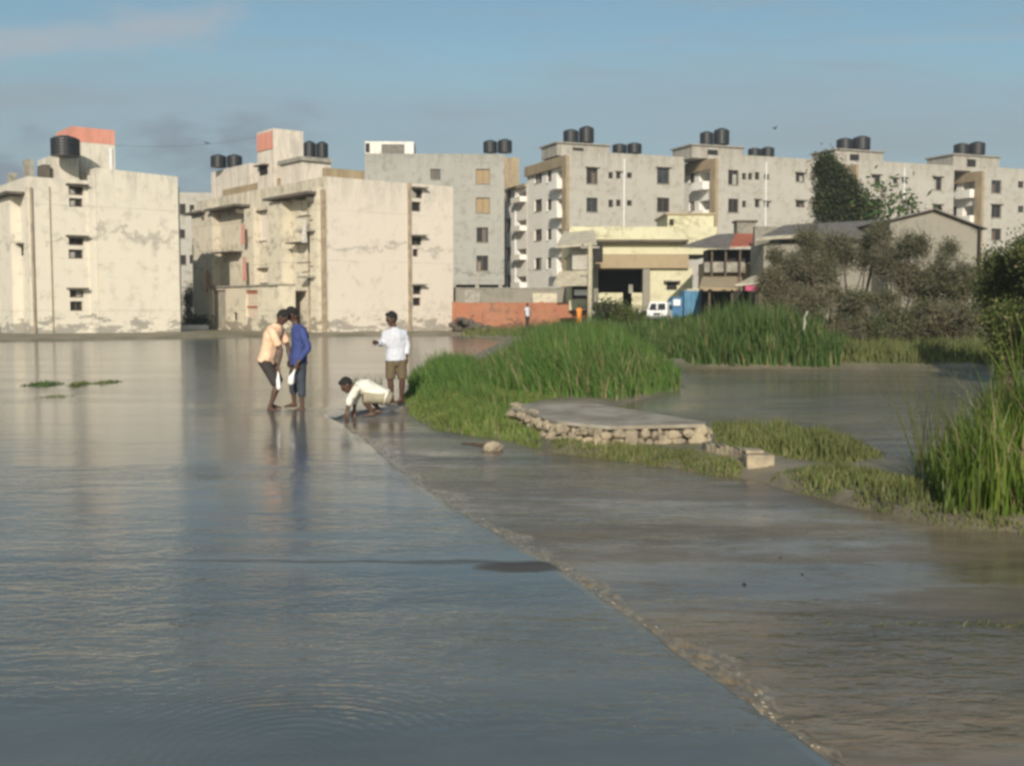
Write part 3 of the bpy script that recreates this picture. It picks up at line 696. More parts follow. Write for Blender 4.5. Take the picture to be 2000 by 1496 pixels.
for i, (u0, v0, u1, v1, d) in enumerate(hs):
    lbox(rx, ('shutter', 'door', 'vent')[min(i, 2)], (M_SHUT, M_DOORC, M_DARK)[min(i, 2)], -1.85, y0_ + u0 + .01, v0 + .01, -1.8, y0_ + u1 - .01, v1 - .01)
    if i == 1:
        lbox(rx, 'door_rail', M_ROOFR, -1.9, y0_ + u0 + .01, v0 + (v1 - v0) * .35, -1.86, y0_ + u1 - .01, v0 + (v1 - v0) * .42)
        lbox(rx, 'door_rail', M_ROOFR, -1.9, y0_ + u0 + .01, v1 - .2, -1.86, y0_ + u1 - .01, v1 - .05)
lbox(rx, 'roof_edge', M_SLAB, -2.12, y0_ - .05, zA + .003, -.9, y1_ + .05, zA + .1)

# ---- grey building C behind B
fc = Frame(715, 113, 2); rc = empty('apartment_block', fc.o, fc.th)
tag(rc, 'grey five storey block with blank side and one column of windows', 'building')
WC = fc.f(985, 400)[0]; zt = fc.f(860, 301)[1]; zb = fc.f(900, 556)[1]
rr_ = ((842, 332, 859, 349), (931, 332, 955, 358), (931, 388, 955, 415), (932, 446, 952, 472), (932, 501, 952, 528))
win = [fc.fr(r) for r in rr_]; win = [(q[0], q[3], q[2], q[1], .5) for q in win]
mb = MB(); a, b = shell(mb, WC, 12, zb, zt, win, [], .6); mb.build('wall', M_C, rc)
for h, k in zip(a, ('glass', 'board', 'board', 'dark', 'dark')): window(rc, (0, 0, 0), X, Z, -Yv, h, k)
lbox(rc, 'undercroft_shade', M_DARK, 0.5, 2.0, 0, WC - .3, 11.5, zb - .003)  # near-black box stands in for the shade under the overhang
for k in range(5): lbox(rc, 'pillar', M_SLAB, WC - .6 - 2.4 * k, 0.05, 0, WC - .2 - 2.4 * k, 0.45, zb - .005)
a0 = fc.f(985, 308, 17); a1 = fc.f(1014, 308, 17); lbox(rc, 'rear_wing', M_BROWNCONC, a0[0] - 4, 17, 0, a1[0], 26, a0[1])
lbox(rc, 'roof_room', M_DW if False else M_DW, fc.f(713, 300, 1)[0], 1, zt - .003, fc.f(808, 300, 1)[0], 5, fc.f(760, 277, 1)[1])
lbox(rc, 'vent_screen', M_ROOFG, fc.f(745, 300, .95)[0], .94, fc.f(760, 302, .94)[1], fc.f(790, 300, .95)[0], .997, fc.f(760, 282, .94)[1])
lbox(rc, 'roof_door', M_DARK, fc.f(714, 300, .95)[0], .94, fc.f(714, 298, .94)[1], fc.f(722, 300, .95)[0], .997, fc.f(714, 280, .94)[1])
lbox(rc, 'drain_pipe', M_PIPE, fc.f(933, 400)[0] + .1, -0.12, zb, fc.f(933, 400)[0] + .2, -.01, zb + 2.2)
tank(944, 971, 275, 299, 116, 'left of the two black tanks on the grey block right edge')
tank(972, 1000, 273, 299, 116.3, 'right of the two black tanks on the grey block right edge')

# ---- white blocks D E F G, the same design stepping back to the right
def block_d(px, Y, pyt, pxr, pxl, label, levels, fw, sw, bal, roomr, tanks, theta=21.7, zb=0.0, brownpx=8, pxl_top=None):
    fd = Frame(px, Y, theta); rd = empty('apartment_block', fd.o, fd.th)
    tag(rd, label, 'building', 'pale four storey blocks in a row')
    W = fd.f(pxr, 400)[0]; Lg = fd.s(pxl, 400)[0]; zt = fd.f(px, pyt)[1]
    fwin = []; kinds = []
    for (x0, x1, rows) in fw:
        for (r0, r1) in rows:
            q = fd.fr((x0, r0, x1, r1)); fwin.append((q[0], q[3], q[2], q[1], 0.35))
    swn = []
    for (y0, y1) in levels:
        for (x0, x1, kk) in sw:
            q = fd.sr((x0, y0, x1, y1)); swn.append((q[0], q[3], q[2], q[1], 0.3))
        q = fd.sr((bal[0], y0 - 2, bal[1], y1 + 14)); swn.append((q[0], q[3], q[2], q[1], 1.3))
    mb = MB(); mb2 = MB()
    a = panel(mb, (0, 0, 0), X, Z, -Yv, W, zt, fwin, zb); b = panel(mb2, (0, 0, 0), Yv, Z, -X, Lg, zt, swn, zb)
    mb.quad((W, 0, zb), (W, Lg, zb), (W, Lg, zt), (W, 0, zt)); mb.quad((W, Lg, zb), (0, Lg, zb), (0, Lg, zt), (W, Lg, zt))
    mb.quad((0, 0, zt), (W, 0, zt), (W, Lg, zt), (0, Lg, zt))
    mb.build('wall', M_D, rd); mb2.build('side_wall', M_DW, rd)
    for h in a: window(rd, (0, 0, 0), X, Z, -Yv, h, R.choice(('glass', 'dark', 'dark', 'dark')) if h[2] - h[0] > .6 else 'dark', R.choice((0, 0, .25)), M_SLAB)
    for h in b:
        if h[4] > 1:
            lbox(rd, 'balcony_parapet', M_DW, -0.9, h[0] - .1, h[1] - .02, -0.003, h[2] + .1, h[1] + (h[3] - h[1]) * .42)
            lbox(rd, 'balcony_door', M_FRAME, 1.2, h[0] + .3, h[1] + .05, 1.28, h[0] + 1.3, h[3] - .3)
        else: window(rd, (0, 0, 0), Yv, Z, -X, h, 'dark')
    # brown corner pier and stained roof band over the balcony side
    e0 = fd.s(px - brownpx, 400)[0]
    lbox(rd, 'corner_pier', M_BROWNCONC, -0.35, 0.0, zb, -0.003, e0, zt - .2)
    lbox(rd, 'roof_band', M_BROWNCONC, -0.35, e0 + .003, zt - 1.2, -0.003, Lg, zt - .15)
    lbox(rd, 'parapet', M_D, 0.0, 0.0, zt + .002, W, 0.2, zt + .25)
    x0, x1, y0, y1 = roomr
    u0, z1 = fd.f(x0, y0, 2.0); u1 = fd.f(x1, y0, 2.0)[0]; lbox(rd, 'roof_room', M_D, u0, 2, zt + .003, u1, 6, z1)
    um = fd.f(x0 + (x1 - x0) * .3, y0, 2.0)[0]; zm = fd.f(x0, y0 + (y1 - y0) * .75, 2.0)[1]
    lbox(rd, 'roof_window', M_DARK, um, 1.95, zm, um + 1.2, 1.997, z1 - .35)
    lbox(rd, 'roof_room_slab', M_SLAB, u0 - .2, 1.8, z1 + .002, u1 + .2, 6.2, z1 + .14)
    for tk in tanks: tank(*tk)
    lbox(rd, 'drain_pipe', M_WHITE, W * .46, -0.12, zb, W * .46 + .1, -.02, zt - .3)
    return fd, rd, zt
big = lambda a, b: (a, b, ((330, 358), (388, 413), (446, 471)))
lv4 = ((334, 357), (390, 413), (448, 470), (504, 526))
fd, rd, ztd = block_d(1111, 111, 299, 1336, 1030, 'pale four storey block with balconies, first right of the grey block', lv4,
    (big(1147, 1166), big(1285, 1306), (1190, 1196, ((338, 348), (392, 404))), (1205, 1211, ((338, 348), (392, 402))), (1226, 1233, ((339, 347), (393, 401)))),
    ((1044, 1058, 0), (1068, 1077, 0)), (1087, 1103), (1088, 1190, 280, 300),
    ((1100, 1130, 254, 279, 114.5, 'left of the tall pair of black tanks above the first pale block'),
     (1131, 1160, 248, 279, 114.8, 'right, taller, of the tall pair of black tanks above the first pale block'),
     (1196, 1224, 282, 300, 114, 'left of the low pair of black tanks above the first pale block'),
     (1225, 1253, 280, 300, 114.3, 'right of the low pair of black tanks above the first pale block')))
# lower wing behind D
q = fd.o + fd.uy * (fd.s(1030, 400)[0] + .1)
rh = empty('apartment_block', q, fd.th); tag(rh, 'narrow white block with stacked shadowed balconies beside the grey block', 'building')
fh = Frame(0, 100, 21.7); fh.o = q.copy()
Lh = fh.s(988, 450)[0]; zth = fh.s(1010, 366)[1]
hl = []
for yy_ in (374, 430, 486, 540):
    for (x0, x1, d) in ((1010, 1028, 1.5), (990, 998, .4)):
        r = fh.sr((x0, yy_, x1, yy_ + 22)); hl.append((r[0], r[3], r[2], r[1], d))
mb = MB(); hs = panel(mb, (0, 0, 0), Yv, Z, -X, Lh, zth, hl, 0)
mb.quad((0, Lh, 0), (9, Lh, 0), (9, Lh, zth), (0, Lh, zth)); mb.quad((0, 0, 0), (9, 0, 0), (9, 0, zth), (0, 0, zth)); mb.quad((9, 0, 0), (9, Lh, 0), (9, Lh, zth), (9, 0, zth)); mb.quad((0, 0, zth), (9, 0, zth), (9, Lh, zth), (0, Lh, zth))
mb.build('wall', M_DW, rh)
for h in hs:
    if h[4] > 1: lbox(rh, 'balcony_parapet', M_DW, -0.8, h[0], h[1] - .02, -.003, h[2], h[1] + .55)
    else: window(rh, (0, 0, 0), Yv, Z, -X, h, 'dark', .3)
lbox(rh, 'roof_edge', M_BROWNCONC, -.3, 0.002, zth - .25, -.003, Lh, zth + .1)
lbox(rh, 'drain_pipe', M_WHITE, -.15, Lh * .5, 0, -.02, Lh * .5 + .25, zth - .3)

r3 = lambda a, b: (a, b, ((334, 360), (390, 414)))
block_d(1400, 113, 305, 1597, 1334, 'pale four storey block half hidden by the dark tree', ((338, 358), (394, 413)),
    (r3(1424, 1441), (1451, 1456, ((340, 350), (394, 404))), (1463, 1468, ((340, 350),)), (1476, 1482, ((338, 350), (392, 404))), (1494, 1501, ((342, 350), (396, 404))), (1556, 1570, ((340, 354), (394, 404)))),
    ((1346, 1356, 0),), (1366, 1386), (1352, 1452, 284, 306),
    ((1367, 1393, 258, 283, 117, 'left of the tall pair of black tanks above the second pale block'),
     (1394, 1424, 252, 283, 117.3, 'right, taller, of the tall pair of black tanks above the second pale block'),
     (1461, 1486, 290, 307, 116, 'left of the low pair of black tanks above the second pale block'),
     (1487, 1512, 288, 307, 116.3, 'right of the low pair of black tanks above the second pale block')))
block_d(1672, 116, 317, 1862, 1610, 'pale four storey block rising between the dark tree and the grey gable', ((352, 372), (404, 422)),
    ((1704, 1718, ((344, 362), (398, 416))), (1746, 1752, ((350, 358),)), (1763, 1770, ((350, 357),)), (1824, 1838, ((348, 370), (402, 422)))),
    ((1622, 1632, 0),), (1640, 1656), (1632, 1725, 293, 318),
    ((1634, 1665, 271, 293, 119.5, 'left of the pair of black tanks directly above the dark tree'),
     (1666, 1699, 267, 293, 119.8, 'right of the pair of black tanks directly above the dark tree')))
block_d(1916, 120, 330, 2110, 1858, 'pale four storey block at the right edge of the view', ((352, 374), (404, 424)),
    ((1938, 1954, ((354, 376), (402, 424), (448, 468))), (1990, 1998, ((356, 366), (404, 414)))),
    ((1860, 1868, 0),), (1880, 1905), (1862, 1952, 303, 331),
    ((1863, 1892, 281, 303, 123, 'left of the rightmost pair of black tanks'),
     (1893, 1923, 278, 303, 123.3, 'right of the rightmost pair of black tanks')))
# pale block in the gap between A and B
fg = Frame(340, 118, 10); rg = empty('apartment_block', fg.o, fg.th); tag(rg, 'distant whitish block seen through the gap between the two cream blocks', 'building')
win = [fg.fr(r) for r in ((353, 400, 361, 418), (353, 450, 360, 464), (354, 500, 362, 516), (372, 402, 378, 418), (372, 500, 378, 514))]; win = [(q[0], q[3], q[2], q[1], .4) for q in win]
mb = MB(); a, b = shell(mb, fg.f(430, 400)[0], 10, 0, fg.f(360, 376)[1], win, [], .6); mb.build('wall', M_D, rg)
for h in a: window(rg, (0, 0, 0), X, Z, -Yv, h, 'dark')

# ------------------------------------------------------------------ low houses and walls, mid distance right of centre
def house_frame(px, Y, z): return Frame(px, Y, 0, z)
# compound walls in front of the grey block
def wall_run(name, label, cat, m, px0, px1, Y, pyt, pyb=None, z0=-0.1, th=0.25, cap=None):
    a = P(px0, pyt, Y); b_ = P(px1, pyt, Y)
    root = empty(name, (a.x, Y, z0)); tag(root, label, cat)
    lbox(root, 'wall', m, 0, 0, 0, b_.x - a.x, th, a.z - z0)
    n = max(2, int((b_.x - a.x) / 2.6))
    for k in range(n + 1):
        x_ = (b_.x - a.x) * k / n; lbox(root, 'pier', m, x_ - .13, -.06, 0, x_ + .13, -.003, a.z - z0 + .06)
    if cap: lbox(root, 'coping', cap, -.03, -.05, a.z - z0 + .003, b_.x - a.x + .03, th + .05, a.z - z0 + .07)
    return root
wall_run('red_wall', 'faded red painted brick wall behind the grass, standing at the waterline', 'wall', M_RED, 887, 1143, 68, 591, cap=None)
wall_run('compound_wall', 'grey plastered wall rising behind the faded red wall', 'wall', M_GREYW, 880, 1150, 73, 564, cap=M_SLAB)
for k, (px_, w_, h_, m__, lb_) in enumerate(((922, 1.0, .9, M_SLAB, 'dull grey sheet leaning on the grey wall near the cream block'), (1065, 1.6, .7, M_ROOFL, 'bleached sheet leaning on the middle of the grey wall'), (1128, 1.1, .8, M_WHITE, 'white panel leaning on the right end of the grey wall'))):
    q = P(px_, 590, 72); sh_ = tag(MB().box(-w_ / 2, -.05, 0, w_ / 2, 0, h_).build('sheet', m__), lb_, 'sheet'); sh_.location = (q.x, 72.8, q.z - .1); sh_.rotation_euler = (rad(-12), 0, rad(3 * k))
rk = empty('shade_heap', G(915, 654)); tag(rk, 'added dark rubble heap standing in for diagonal shade at the left foot of the red wall', 'rubble')  # heap added for the dark diagonal shade at the wall foot
mb = MB(); rr2 = random.Random(5)
for k in range(70):
    x_ = rr2.uniform(-1.0, 2.6); hgt = max(0, 1.2 - abs(x_ + .6) * .38)
    mb.ball((x_, rr2.uniform(-.5, .9) + 1, rr2.uniform(0, hgt) * .8), (rr2.uniform(.15, .4), rr2.uniform(.15, .4), rr2.uniform(.1, .25)), 7, 5, None, .25, rr2)
mb.build('rubble', M_DSLAB, rk)

# yellow house
Yh = 64.0; zb = 0.75
o_ = P(1130, 500, Yh); ry = empty('yellow_house', (o_.x, Yh, zb)); tag(ry, 'pale yellow flat roofed house with deep dark porch and concrete ledge', 'house')
def yl(px, py, dy=0.0):
    q = P(px, py, Yh + dy); return q.x - o_.x, q.z - zb
def yb(name, m, px0, py0, px1, py1, dy, dep):
    x0, z1 = yl(px0, py0, dy); x1, z0 = yl(px1, py1, dy)
    return lbox(ry, name, m, x0, dy, z0, x1, dy + dep, z1)
yb('upper_wall', M_Y, 1112, 443, 1400, 497, 1.5, 7)
yb('upper_room', M_Y, 1304, 420, 1394, 442.8, 3.0, 5)
yb('roof_edge', M_BROWNCONC, 1300, 416, 1397, 419.8, 2.9, 5.2)
yb('roof_slab', M_DSLAB, 1152, 468, 1345, 473, 0.9, .59)
yb('concrete_band', M_BROWNCONC, 1158, 497.5, 1345, 524, 0.6, 7)
yb('wall', M_Y, 1270, 524.3, 1352, 606, 0.9, 6)
yb('wall', M_Y, 1112, 497.3, 1160, 606, 3.5, 4)
yb('pillar', M_GREYW, 1256, 524.3, 1269, 606, 0.7, .4)
yb('pillar', M_GREYW, 1160, 524.3, 1168, 606, 0.7, .4)
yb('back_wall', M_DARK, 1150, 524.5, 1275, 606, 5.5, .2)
yb('porch_wall', M_Y, 1169, 572, 1216, 606, 1.0, .2)
yb('porch_wall', M_Y, 1234, 572, 1255.5, 606, 1.0, .2)
yb('window', M_DARK, 1302, 551, 1322, 566, 0.85, .047)
yb('window_hood', M_SLAB, 1298, 547.5, 1330, 550, 0.45, .445)
yb('door_curtain', M_SLAB, 1228, 556, 1236, 573, 1.9, .05)
yb('wall_lamp', M_DARK, 1308, 428, 1316, 440, 2.9, .09)
# left lean-to of the yellow house
rl = empty('lean_to_shed', P(1085, 600, 62)); rl.location.z = .4; tag(rl, 'pale lean-to shed with slanting roof left of the yellow house', 'shed')
def wl(root, px, py, Y): 
    q = P(px, py, Y); return q.x - root.location.x, q.y - root.location.y, q.z - root.location.z
def slantroof(root, name, m, A_, B_, C_, D_, th=.08):
    pts = [Vector(p) for p in (A_, B_, C_, D_)]; n = (pts[1] - pts[0]).cross(pts[3] - pts[0]).normalized()
    if n.z < 0: n = -n
    mb = MB(); lo = [p - n * th for p in pts]; mb.v = [tuple(p) for p in lo + pts]
    mb.f = [(0, 3, 2, 1), (4, 5, 6, 7), (0, 1, 5, 4), (1, 2, 6, 5), (2, 3, 7, 6), (3, 0, 4, 7)]
    return mb.build(name, m, root)
slantroof(rl, 'roof', M_ROOFL, wl(rl, 1085, 482, 61), wl(rl, 1166, 476, 61), wl(rl, 1160, 446, 66), wl(rl, 1102, 452, 66))
q0 = wl(rl, 1118, 484, 62); q1 = wl(rl, 1158, 484, 62); lbox(rl, 'wall', M_D, q0[0], q0[1], wl(rl, 1118, 527, 62)[2], q1[0], q1[1] + 2, q0[2] - .08)
q0 = wl(rl, 1160, 476, 61.5); lbox(rl, 'dark_end', M_DARK, q0[0], q0[1], q0[2] - 1.0, q0[0] + .5, q0[1] + 1, q0[2] - .05)
slantroof(rl, 'awning', M_ROOFL, wl(rl, 1080, 556, 60), wl(rl, 1152, 556, 60), wl(rl, 1150, 528, 62), wl(rl, 1092, 530, 62))
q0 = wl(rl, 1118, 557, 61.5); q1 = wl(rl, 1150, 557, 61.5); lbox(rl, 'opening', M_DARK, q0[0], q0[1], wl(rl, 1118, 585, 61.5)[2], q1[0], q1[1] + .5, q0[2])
q0 = wl(rl, 1122, 566, 61.2); q1 = wl(rl, 1148, 566, 61.2); lbox(rl, 'counter', M_WHITE, q0[0], q0[1], wl(rl, 1118, 577, 61.2)[2], q1[0], q1[1] + .25, q0[2])
# pale pole in front of the sheds
pp = P(1152, 640, 58); rp = empty('utility_pole', (pp.x, 58, 0)); tag(rp, 'pale concrete pole standing between the sheds and the yellow house', 'pole')
ptop = P(1152, 474, 58).z
MB().tube([(0, 0, 0), (0, 0, ptop)], [.15, .12], 10).build('pole', plain('pale_pole', (.42, .38, .28), .8), rp, smooth=True)
MB().box(-.5, -.05, ptop - .3, .5, .05, ptop - .2).build('crossarm', M_SLAB, rp)
MB().tube([(-.4, 0, ptop - .2), (-.4, 0, ptop - .08)], [.04, .03], 8).build('insulator', M_DARK, rp)
MB().tube([(.4, 0, ptop - .2), (.4, 0, ptop - .08)], [.04, .03], 8).build('insulator', M_DARK, rp)

# red roofed hut and lower sheds
r1 = empty('red_roofed_hut', P(1340, 600, 60)); r1.location.z = .6; tag(r1, 'hut with a patched red and grey sheet roof over a dark opening', 'hut')
w1 = lambda px, py, Y: wl(r1, px, py, Y)
slantroof(r1, 'roof', M_ROOFG, w1(1330, 481, 59), w1(1425, 484, 59), w1(1436, 456, 62.5), w1(1400, 458, 62.5))
slantroof(r1, 'red_roof', M_ROOFR, w1(1426, 480, 59), w1(1484, 478, 59), w1(1482, 457, 62.5), w1(1437, 456, 62.5))
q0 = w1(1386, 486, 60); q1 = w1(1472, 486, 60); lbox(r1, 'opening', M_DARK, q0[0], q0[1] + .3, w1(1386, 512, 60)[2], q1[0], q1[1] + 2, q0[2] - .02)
lbox(r1, 'low_wall', M_SLAB, w1(1376, 512, 59.8)[0], q0[1] - .2, w1(1376, 532, 59.8)[2], w1(1454, 512, 59.8)[0], q0[1], w1(1376, 512, 59.8)[2])
lbox(r1, 'side_wall', M_BROWNCONC, w1(1376, 532, 60)[0], q0[1] + .3, 0, w1(1470, 532, 60)[0], q0[1] + 2, w1(1376, 512, 60)[2] - .05)
for px in (1391, 1418, 1446, 1468):
    q = w1(px, 484, 59.3); lbox(r1, 'post', M_BARK, q[0] - .05, q[1], 0, q[0] + .05, q[1] + .1, q[2] - .12)
q = w1(1440, 434, 62.8); q1 = w1(1476, 450, 62.8); lbox(r1, 'roof_box', M_GREYW, q[0], q[1], q1[2] - .3, q1[0], q[1] + 1, q[2])
lbox(r1, 'roof_box_lid', M_DSLAB, q[0] - .1, q[1] - .1, q[2] + .002, q1[0] + .1, q[1] + 1.1, q[2] + .1)
r2 = empty('market_shed', P(1385, 610, 54)); r2.location.z = .5; tag(r2, 'open shed with bleached sheet roof and dark interior behind the tall grass', 'shed')
w2 = lambda px, py, Y: wl(r2, px, py, Y)
slantroof(r2, 'roof', M_ROOFL, w2(1436, 556, 53), w2(1520, 548, 53), w2(1542, 530, 57), w2(1478, 535, 57))
slantroof(r2, 'flat_roof', M_BROWNCONC, w2(1366, 561, 53), w2(1440, 563, 53), w2(1440, 540, 57), w2(1372, 541, 57))
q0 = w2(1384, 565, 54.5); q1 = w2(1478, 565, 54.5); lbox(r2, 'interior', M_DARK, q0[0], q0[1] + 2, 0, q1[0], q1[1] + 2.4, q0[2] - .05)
for px in (1386, 1430, 1478, 1516): q = w2(px, 562, 53.4); lbox(r2, 'post', M_BARK, q[0] - .05, q[1], 0, q[0] + .05, q[1] + .1, q[2] + .05)
rc2 = empty('hanging_cloth', P(1456, 558, 53)); tag(rc2, 'bright pink cloth hanging under the bleached shed roof', 'cloth')
q0 = P(1456, 558, 52.8); q1 = P(1482, 568, 52.8)
mb = MB(); n = 14
for k in range(n + 1):
    x_ = (q1.x - q0.x) * k / n; d = .04 * math.sin(k * 1.7); mb.v += [(x_, d, 0), (x_, d * 1.6, q1.z - q0.z)]
for k in range(n): mb.f.append((2 * k, 2 * k + 2, 2 * k + 3, 2 * k + 1))
oc = mb.build('cloth', M_PINKC, rc2); so = oc.modifiers.new('thickness', 'SOLIDIFY'); so.thickness = .01
r4 = empty('mud_wall', P(1480, 600, 50)); r4.location.z = .3; tag(r4, 'brown mud wall between the open shed and the thorn bushes', 'wall')
q0 = wl(r4, 1482, 568, 50); q1 = wl(r4, 1600, 568, 50)
mb = MB(); n = 20; pts = [(q0[0] + (q1[0] - q0[0]) * k / n, q0[2] + .12 * mn.noise(Vector((k * .5, 1, 0)))) for k in range(n + 1)]
for k in range(n): mb.box(pts[k][0], 0, -.3, pts[k + 1][0] - .002, .3, (pts[k][1] + pts[k + 1][1]) / 2)
mb.build('wall', plain('mud_wall_plaster', (.20, .16, .115), .9, .3, 3, .4), r4)
# grey gabled house at right
r5 = empty('gabled_house', P(1735, 500, 52)); r5.location.z = .2; tag(r5, 'bare grey house with a low gable wall rising above the thorn bushes', 'house')
g5 = lambda px, py, Y: wl(r5, px, py, Y)
A_ = g5(1738, 432, 52); B_ = g5(1822, 412, 52); C_ = g5(1912, 447, 52)
mb = MB(); pl = [(A_[0], 0), (C_[0], 0), (C_[0], C_[2]), (B_[0], B_[2]), (A_[0], A_[2])]
mb.v = [(x_, 0, z_) for x_, z_ in pl] + [(x_, 9, z_) for x_, z_ in pl]
mb.f = [(0, 1, 2, 3, 4), (9, 8, 7, 6, 5), (0, 5, 6, 1), (1, 6, 7, 2), (4, 9, 5, 0)]
mb.build('wall', M_GREYW, r5)
slantroof(r5, 'roof', M_ROOFG, (A_[0] - .3, -.3, A_[2] + .02), (B_[0], -.3, B_[2] + .1), (B_[0], 9.3, B_[2] + .1), (A_[0] - .3, 9.3, A_[2] + .02), .06)
slantroof(r5, 'roof', M_ROOFG, (B_[0], -.3, B_[2] + .1), (C_[0] + .3, -.3, C_[2] + .0), (C_[0] + .3, 9.3, C_[2] + .0), (B_[0], 9.3, B_[2] + .1), .06)
q = g5(1802, 470, 51.9); MB().box(q[0] - .25, -.12, q[2] - .1, q[0] + .25, -.003, q[2] + .15).build('vent', M_ROOFL, r5)
q = g5(1911, 440, 51.9); lbox(r5, 'drain_pipe', M_DARK, q[0], -.15, 0, q[0] + .12, -.02, q[2])
r6 = empty('long_shed', P(1530, 500, 55)); r6.location.z = .2; tag(r6, 'long grey shed with sagging roof between the red roofed hut and the grey gable', 'shed')
g6 = lambda px, py, Y: wl(r6, px, py, Y)
slantroof(r6, 'roof', M_ROOFG, g6(1478, 466, 54), g6(1748, 462, 54), g6(1742, 428, 58), g6(1530, 440, 58))
slantroof(r6, 'roof_edge', M_ROOFL, g6(1476, 468, 53.9), g6(1560, 463, 53.9), g6(1560, 458, 54.3), g6(1480, 463, 54.3), .05)
q0 = g6(1492, 470, 54.5); q1 = g6(1738, 468, 54.5); lbox(r6, 'wall', M_GREYW, q0[0], q0[1], 0, q1[0], q0[1] + 3, q0[2] - .15)
lbox(r6, 'back_wall', M_GREYW, q0[0] + .2, q0[1] + 3.003, 0, q1[0], q0[1] + 3.4, g6(1600, 440, 58)[2] - .1)

# ------------------------------------------------------------------ vehicles
def wheel(root, x, y, r, w=.14):
    t_ = MB().tube([(x, y - w / 2, r), (x, y + w / 2, r)], [r, r], 18).build('wheel', M_TYRE, root)
    MB().tube([(x, y - w / 2 - .012, r), (x, y - w / 2 - .003, r)], [r * .5, r * .55], 14).build('rim', M_SLAB, t_); return t_
q = P(1283, 629, 57); van = empty('van', (q.x, 57, q.z), rad(-24)); tag(van, 'small white van facing the camera beside the blue goods carrier', 'van'); van.scale = (.76, .8, .78)
Wv, Hv, Lv = 1.42, 1.35, 2.6
prof = [(-Wv / 2, .22), (Wv / 2, .22), (Wv / 2, .72), (Wv / 2 - .1, Hv - .05), (Wv / 2 - .22, Hv), (-Wv / 2 + .22, Hv), (-Wv / 2 + .1, Hv - .05), (-Wv / 2, .72)]
mb = MB(); secs = [(0, 1.0, 0.72), (.28, 1, 1), (Lv, 1, 1)]
for (yv_, sx, sz) in secs:
    for (x_, z_) in prof: mb.v.append((x_ * sx, yv_ if z_ < .8 else yv_ + .28 * (1 if yv_ == 0 else 0), z_ if z_ < .8 else .8 + (z_ - .8) * (1 if yv_ else .9)))
n = len(prof)
for k in range(2):
    for j in range(n): mb.f.append((k * n + j, k * n + (j + 1) % n, (k + 1) * n + (j + 1) % n, (k + 1) * n + j))
mb.f += [tuple(reversed(range(n))), tuple(range(2 * n, 3 * n))]
mb.build('body', M_WHITE, van, bevel=.03)
MB().quad((-.58, .03, .82), (.58, .03, .82), (.5, .24, 1.22), (-.5, .24, 1.22)).build('windscreen', M_GLASS, van)
lbox(van, 'windscreen_pillar', M_WHITE, -.05, -.02, .8, .05, .16, 1.22)
for s_ in (-1, 1):
    MB().ball((s_ * .52, -.01, .58), (.1, .04, .08), 10, 6).build('headlight', M_BAG, van)
    lbox(van, 'side_window', M_GLASS, s_ * .715 - .01, .5, .8, s_ * .715 + .01, 1.4, 1.15)
lbox(van, 'bumper', plain('grey_bumper', (.16, .16, .17), .6), -.68, -.08, .24, .68, -.005, .42)
lbox(van, 'grille', M_DARK, -.25, -.03, .47, .25, -.006, .6)
for s_ in (-1, 1):
    for y_ in (.35, 2.1): wheel(van, s_ * .62, y_, .24).rotation_euler = (0, 0, 0)
q = P(1306, 629, 57); trk = empty('goods_carrier', (q.x, 57.6, q.z), rad(6)); trk.scale = (.82, .8, .9); tag(trk, 'small blue goods carrier with a tall light blue cargo box', 'truck')
# cab profile in side view (x along vehicle, front at left)
cab = [(0, .25), (1.05, .25), (1.05, 1.45), (.45, 1.45), (.15, 1.0), (0, .8)]
Mx = Matrix(((1, 0, 0, 0), (0, 0, 1, 0), (0, 1, 0, 0), (0, 0, 0, 1)))
MB().prism(cab, 0, 1.3, Mx).build('cab', M_BLUE, trk, bevel=.05)
lbox(trk, 'cab_window', M_BAG, .4, -.02, .95, .85, -.003, 1.3)
lbox(trk, 'cargo_box', M_BLUEL, 1.1, -.1, .35, 2.55, 1.45, 1.8, .02)
lbox(trk, 'cargo_load', M_ROOFL, 1.3, .1, 1.803, 2.3, 1.2, 1.92)
for k in range(5): lbox(trk, 'box_rib', M_BLUE, 1.2 + .3 * k, -.13, .37, 1.24 + .3 * k, -.103, 1.78)
wheel(trk, .35, .1, .25); wheel(trk, 2.1, .05, .25); wheel(trk, 2.1, 1.25, .25)

# wires, birds
def wire(label, a, b, sag=.4, r=.012):
    mb = MB(); n = 16; pts = [a.lerp(b, k / n) - Vector((0, 0, sag * 4 * (k / n) * (1 - k / n))) for k in range(n + 1)]
    mb.tube(pts, [r] * (n + 1), 5); o = mb.build('overhead_wire', M_DARK); tag(o, label, 'wire')
wire('thin wire strung between the two towers of the cream blocks', P(224, 284, 65), P(502, 268, 73), .3, .006)
wire('thin sagging wire running from the pale pole to the first pale block', P(1152, 480, 58), P(1104, 420, 111), 1.0)
def bird(px, py, Y, s, label, bank=.2):
    p = P(px, py, Y); r_ = empty('bird', p, R.uniform(0, 3)); tag(r_, label, 'bird', None)
    MB().tube([(0, -.2 * s, 0), (0, -.1 * s, 0), (0, .1 * s, 0), (0, .24 * s, 0)], [.02 * s, .05 * s, .045 * s, .01 * s], 8).build('body', M_DARK, r_)
    for d in (-1, 1):
        mb = MB(); a = [(0, -.08), (d * .25, -.1), (d * .5, .05), (d * .22, .06), (0, .07)]
        mb.v = [(x_ * s, y_ * s, bank * abs(x_) * s) for x_, y_ in a] + [(x_ * s, y_ * s, bank * abs(x_) * s + .012) for x_, y_ in a]
        mb.f = [(0, 1, 2, 3, 4), (9, 8, 7, 6, 5)] + [(k, (k + 1) % 5, 5 + (k + 1) % 5, 5 + k) for k in range(5)]
        mb.build('wing', M_DARK, r_)
bird(405, 280, 60, .6, 'dark bird gliding between the two cream block towers', .1)
bird(1513, 252, 60, .5, 'dark bird flying high right of the second pale block', .5)

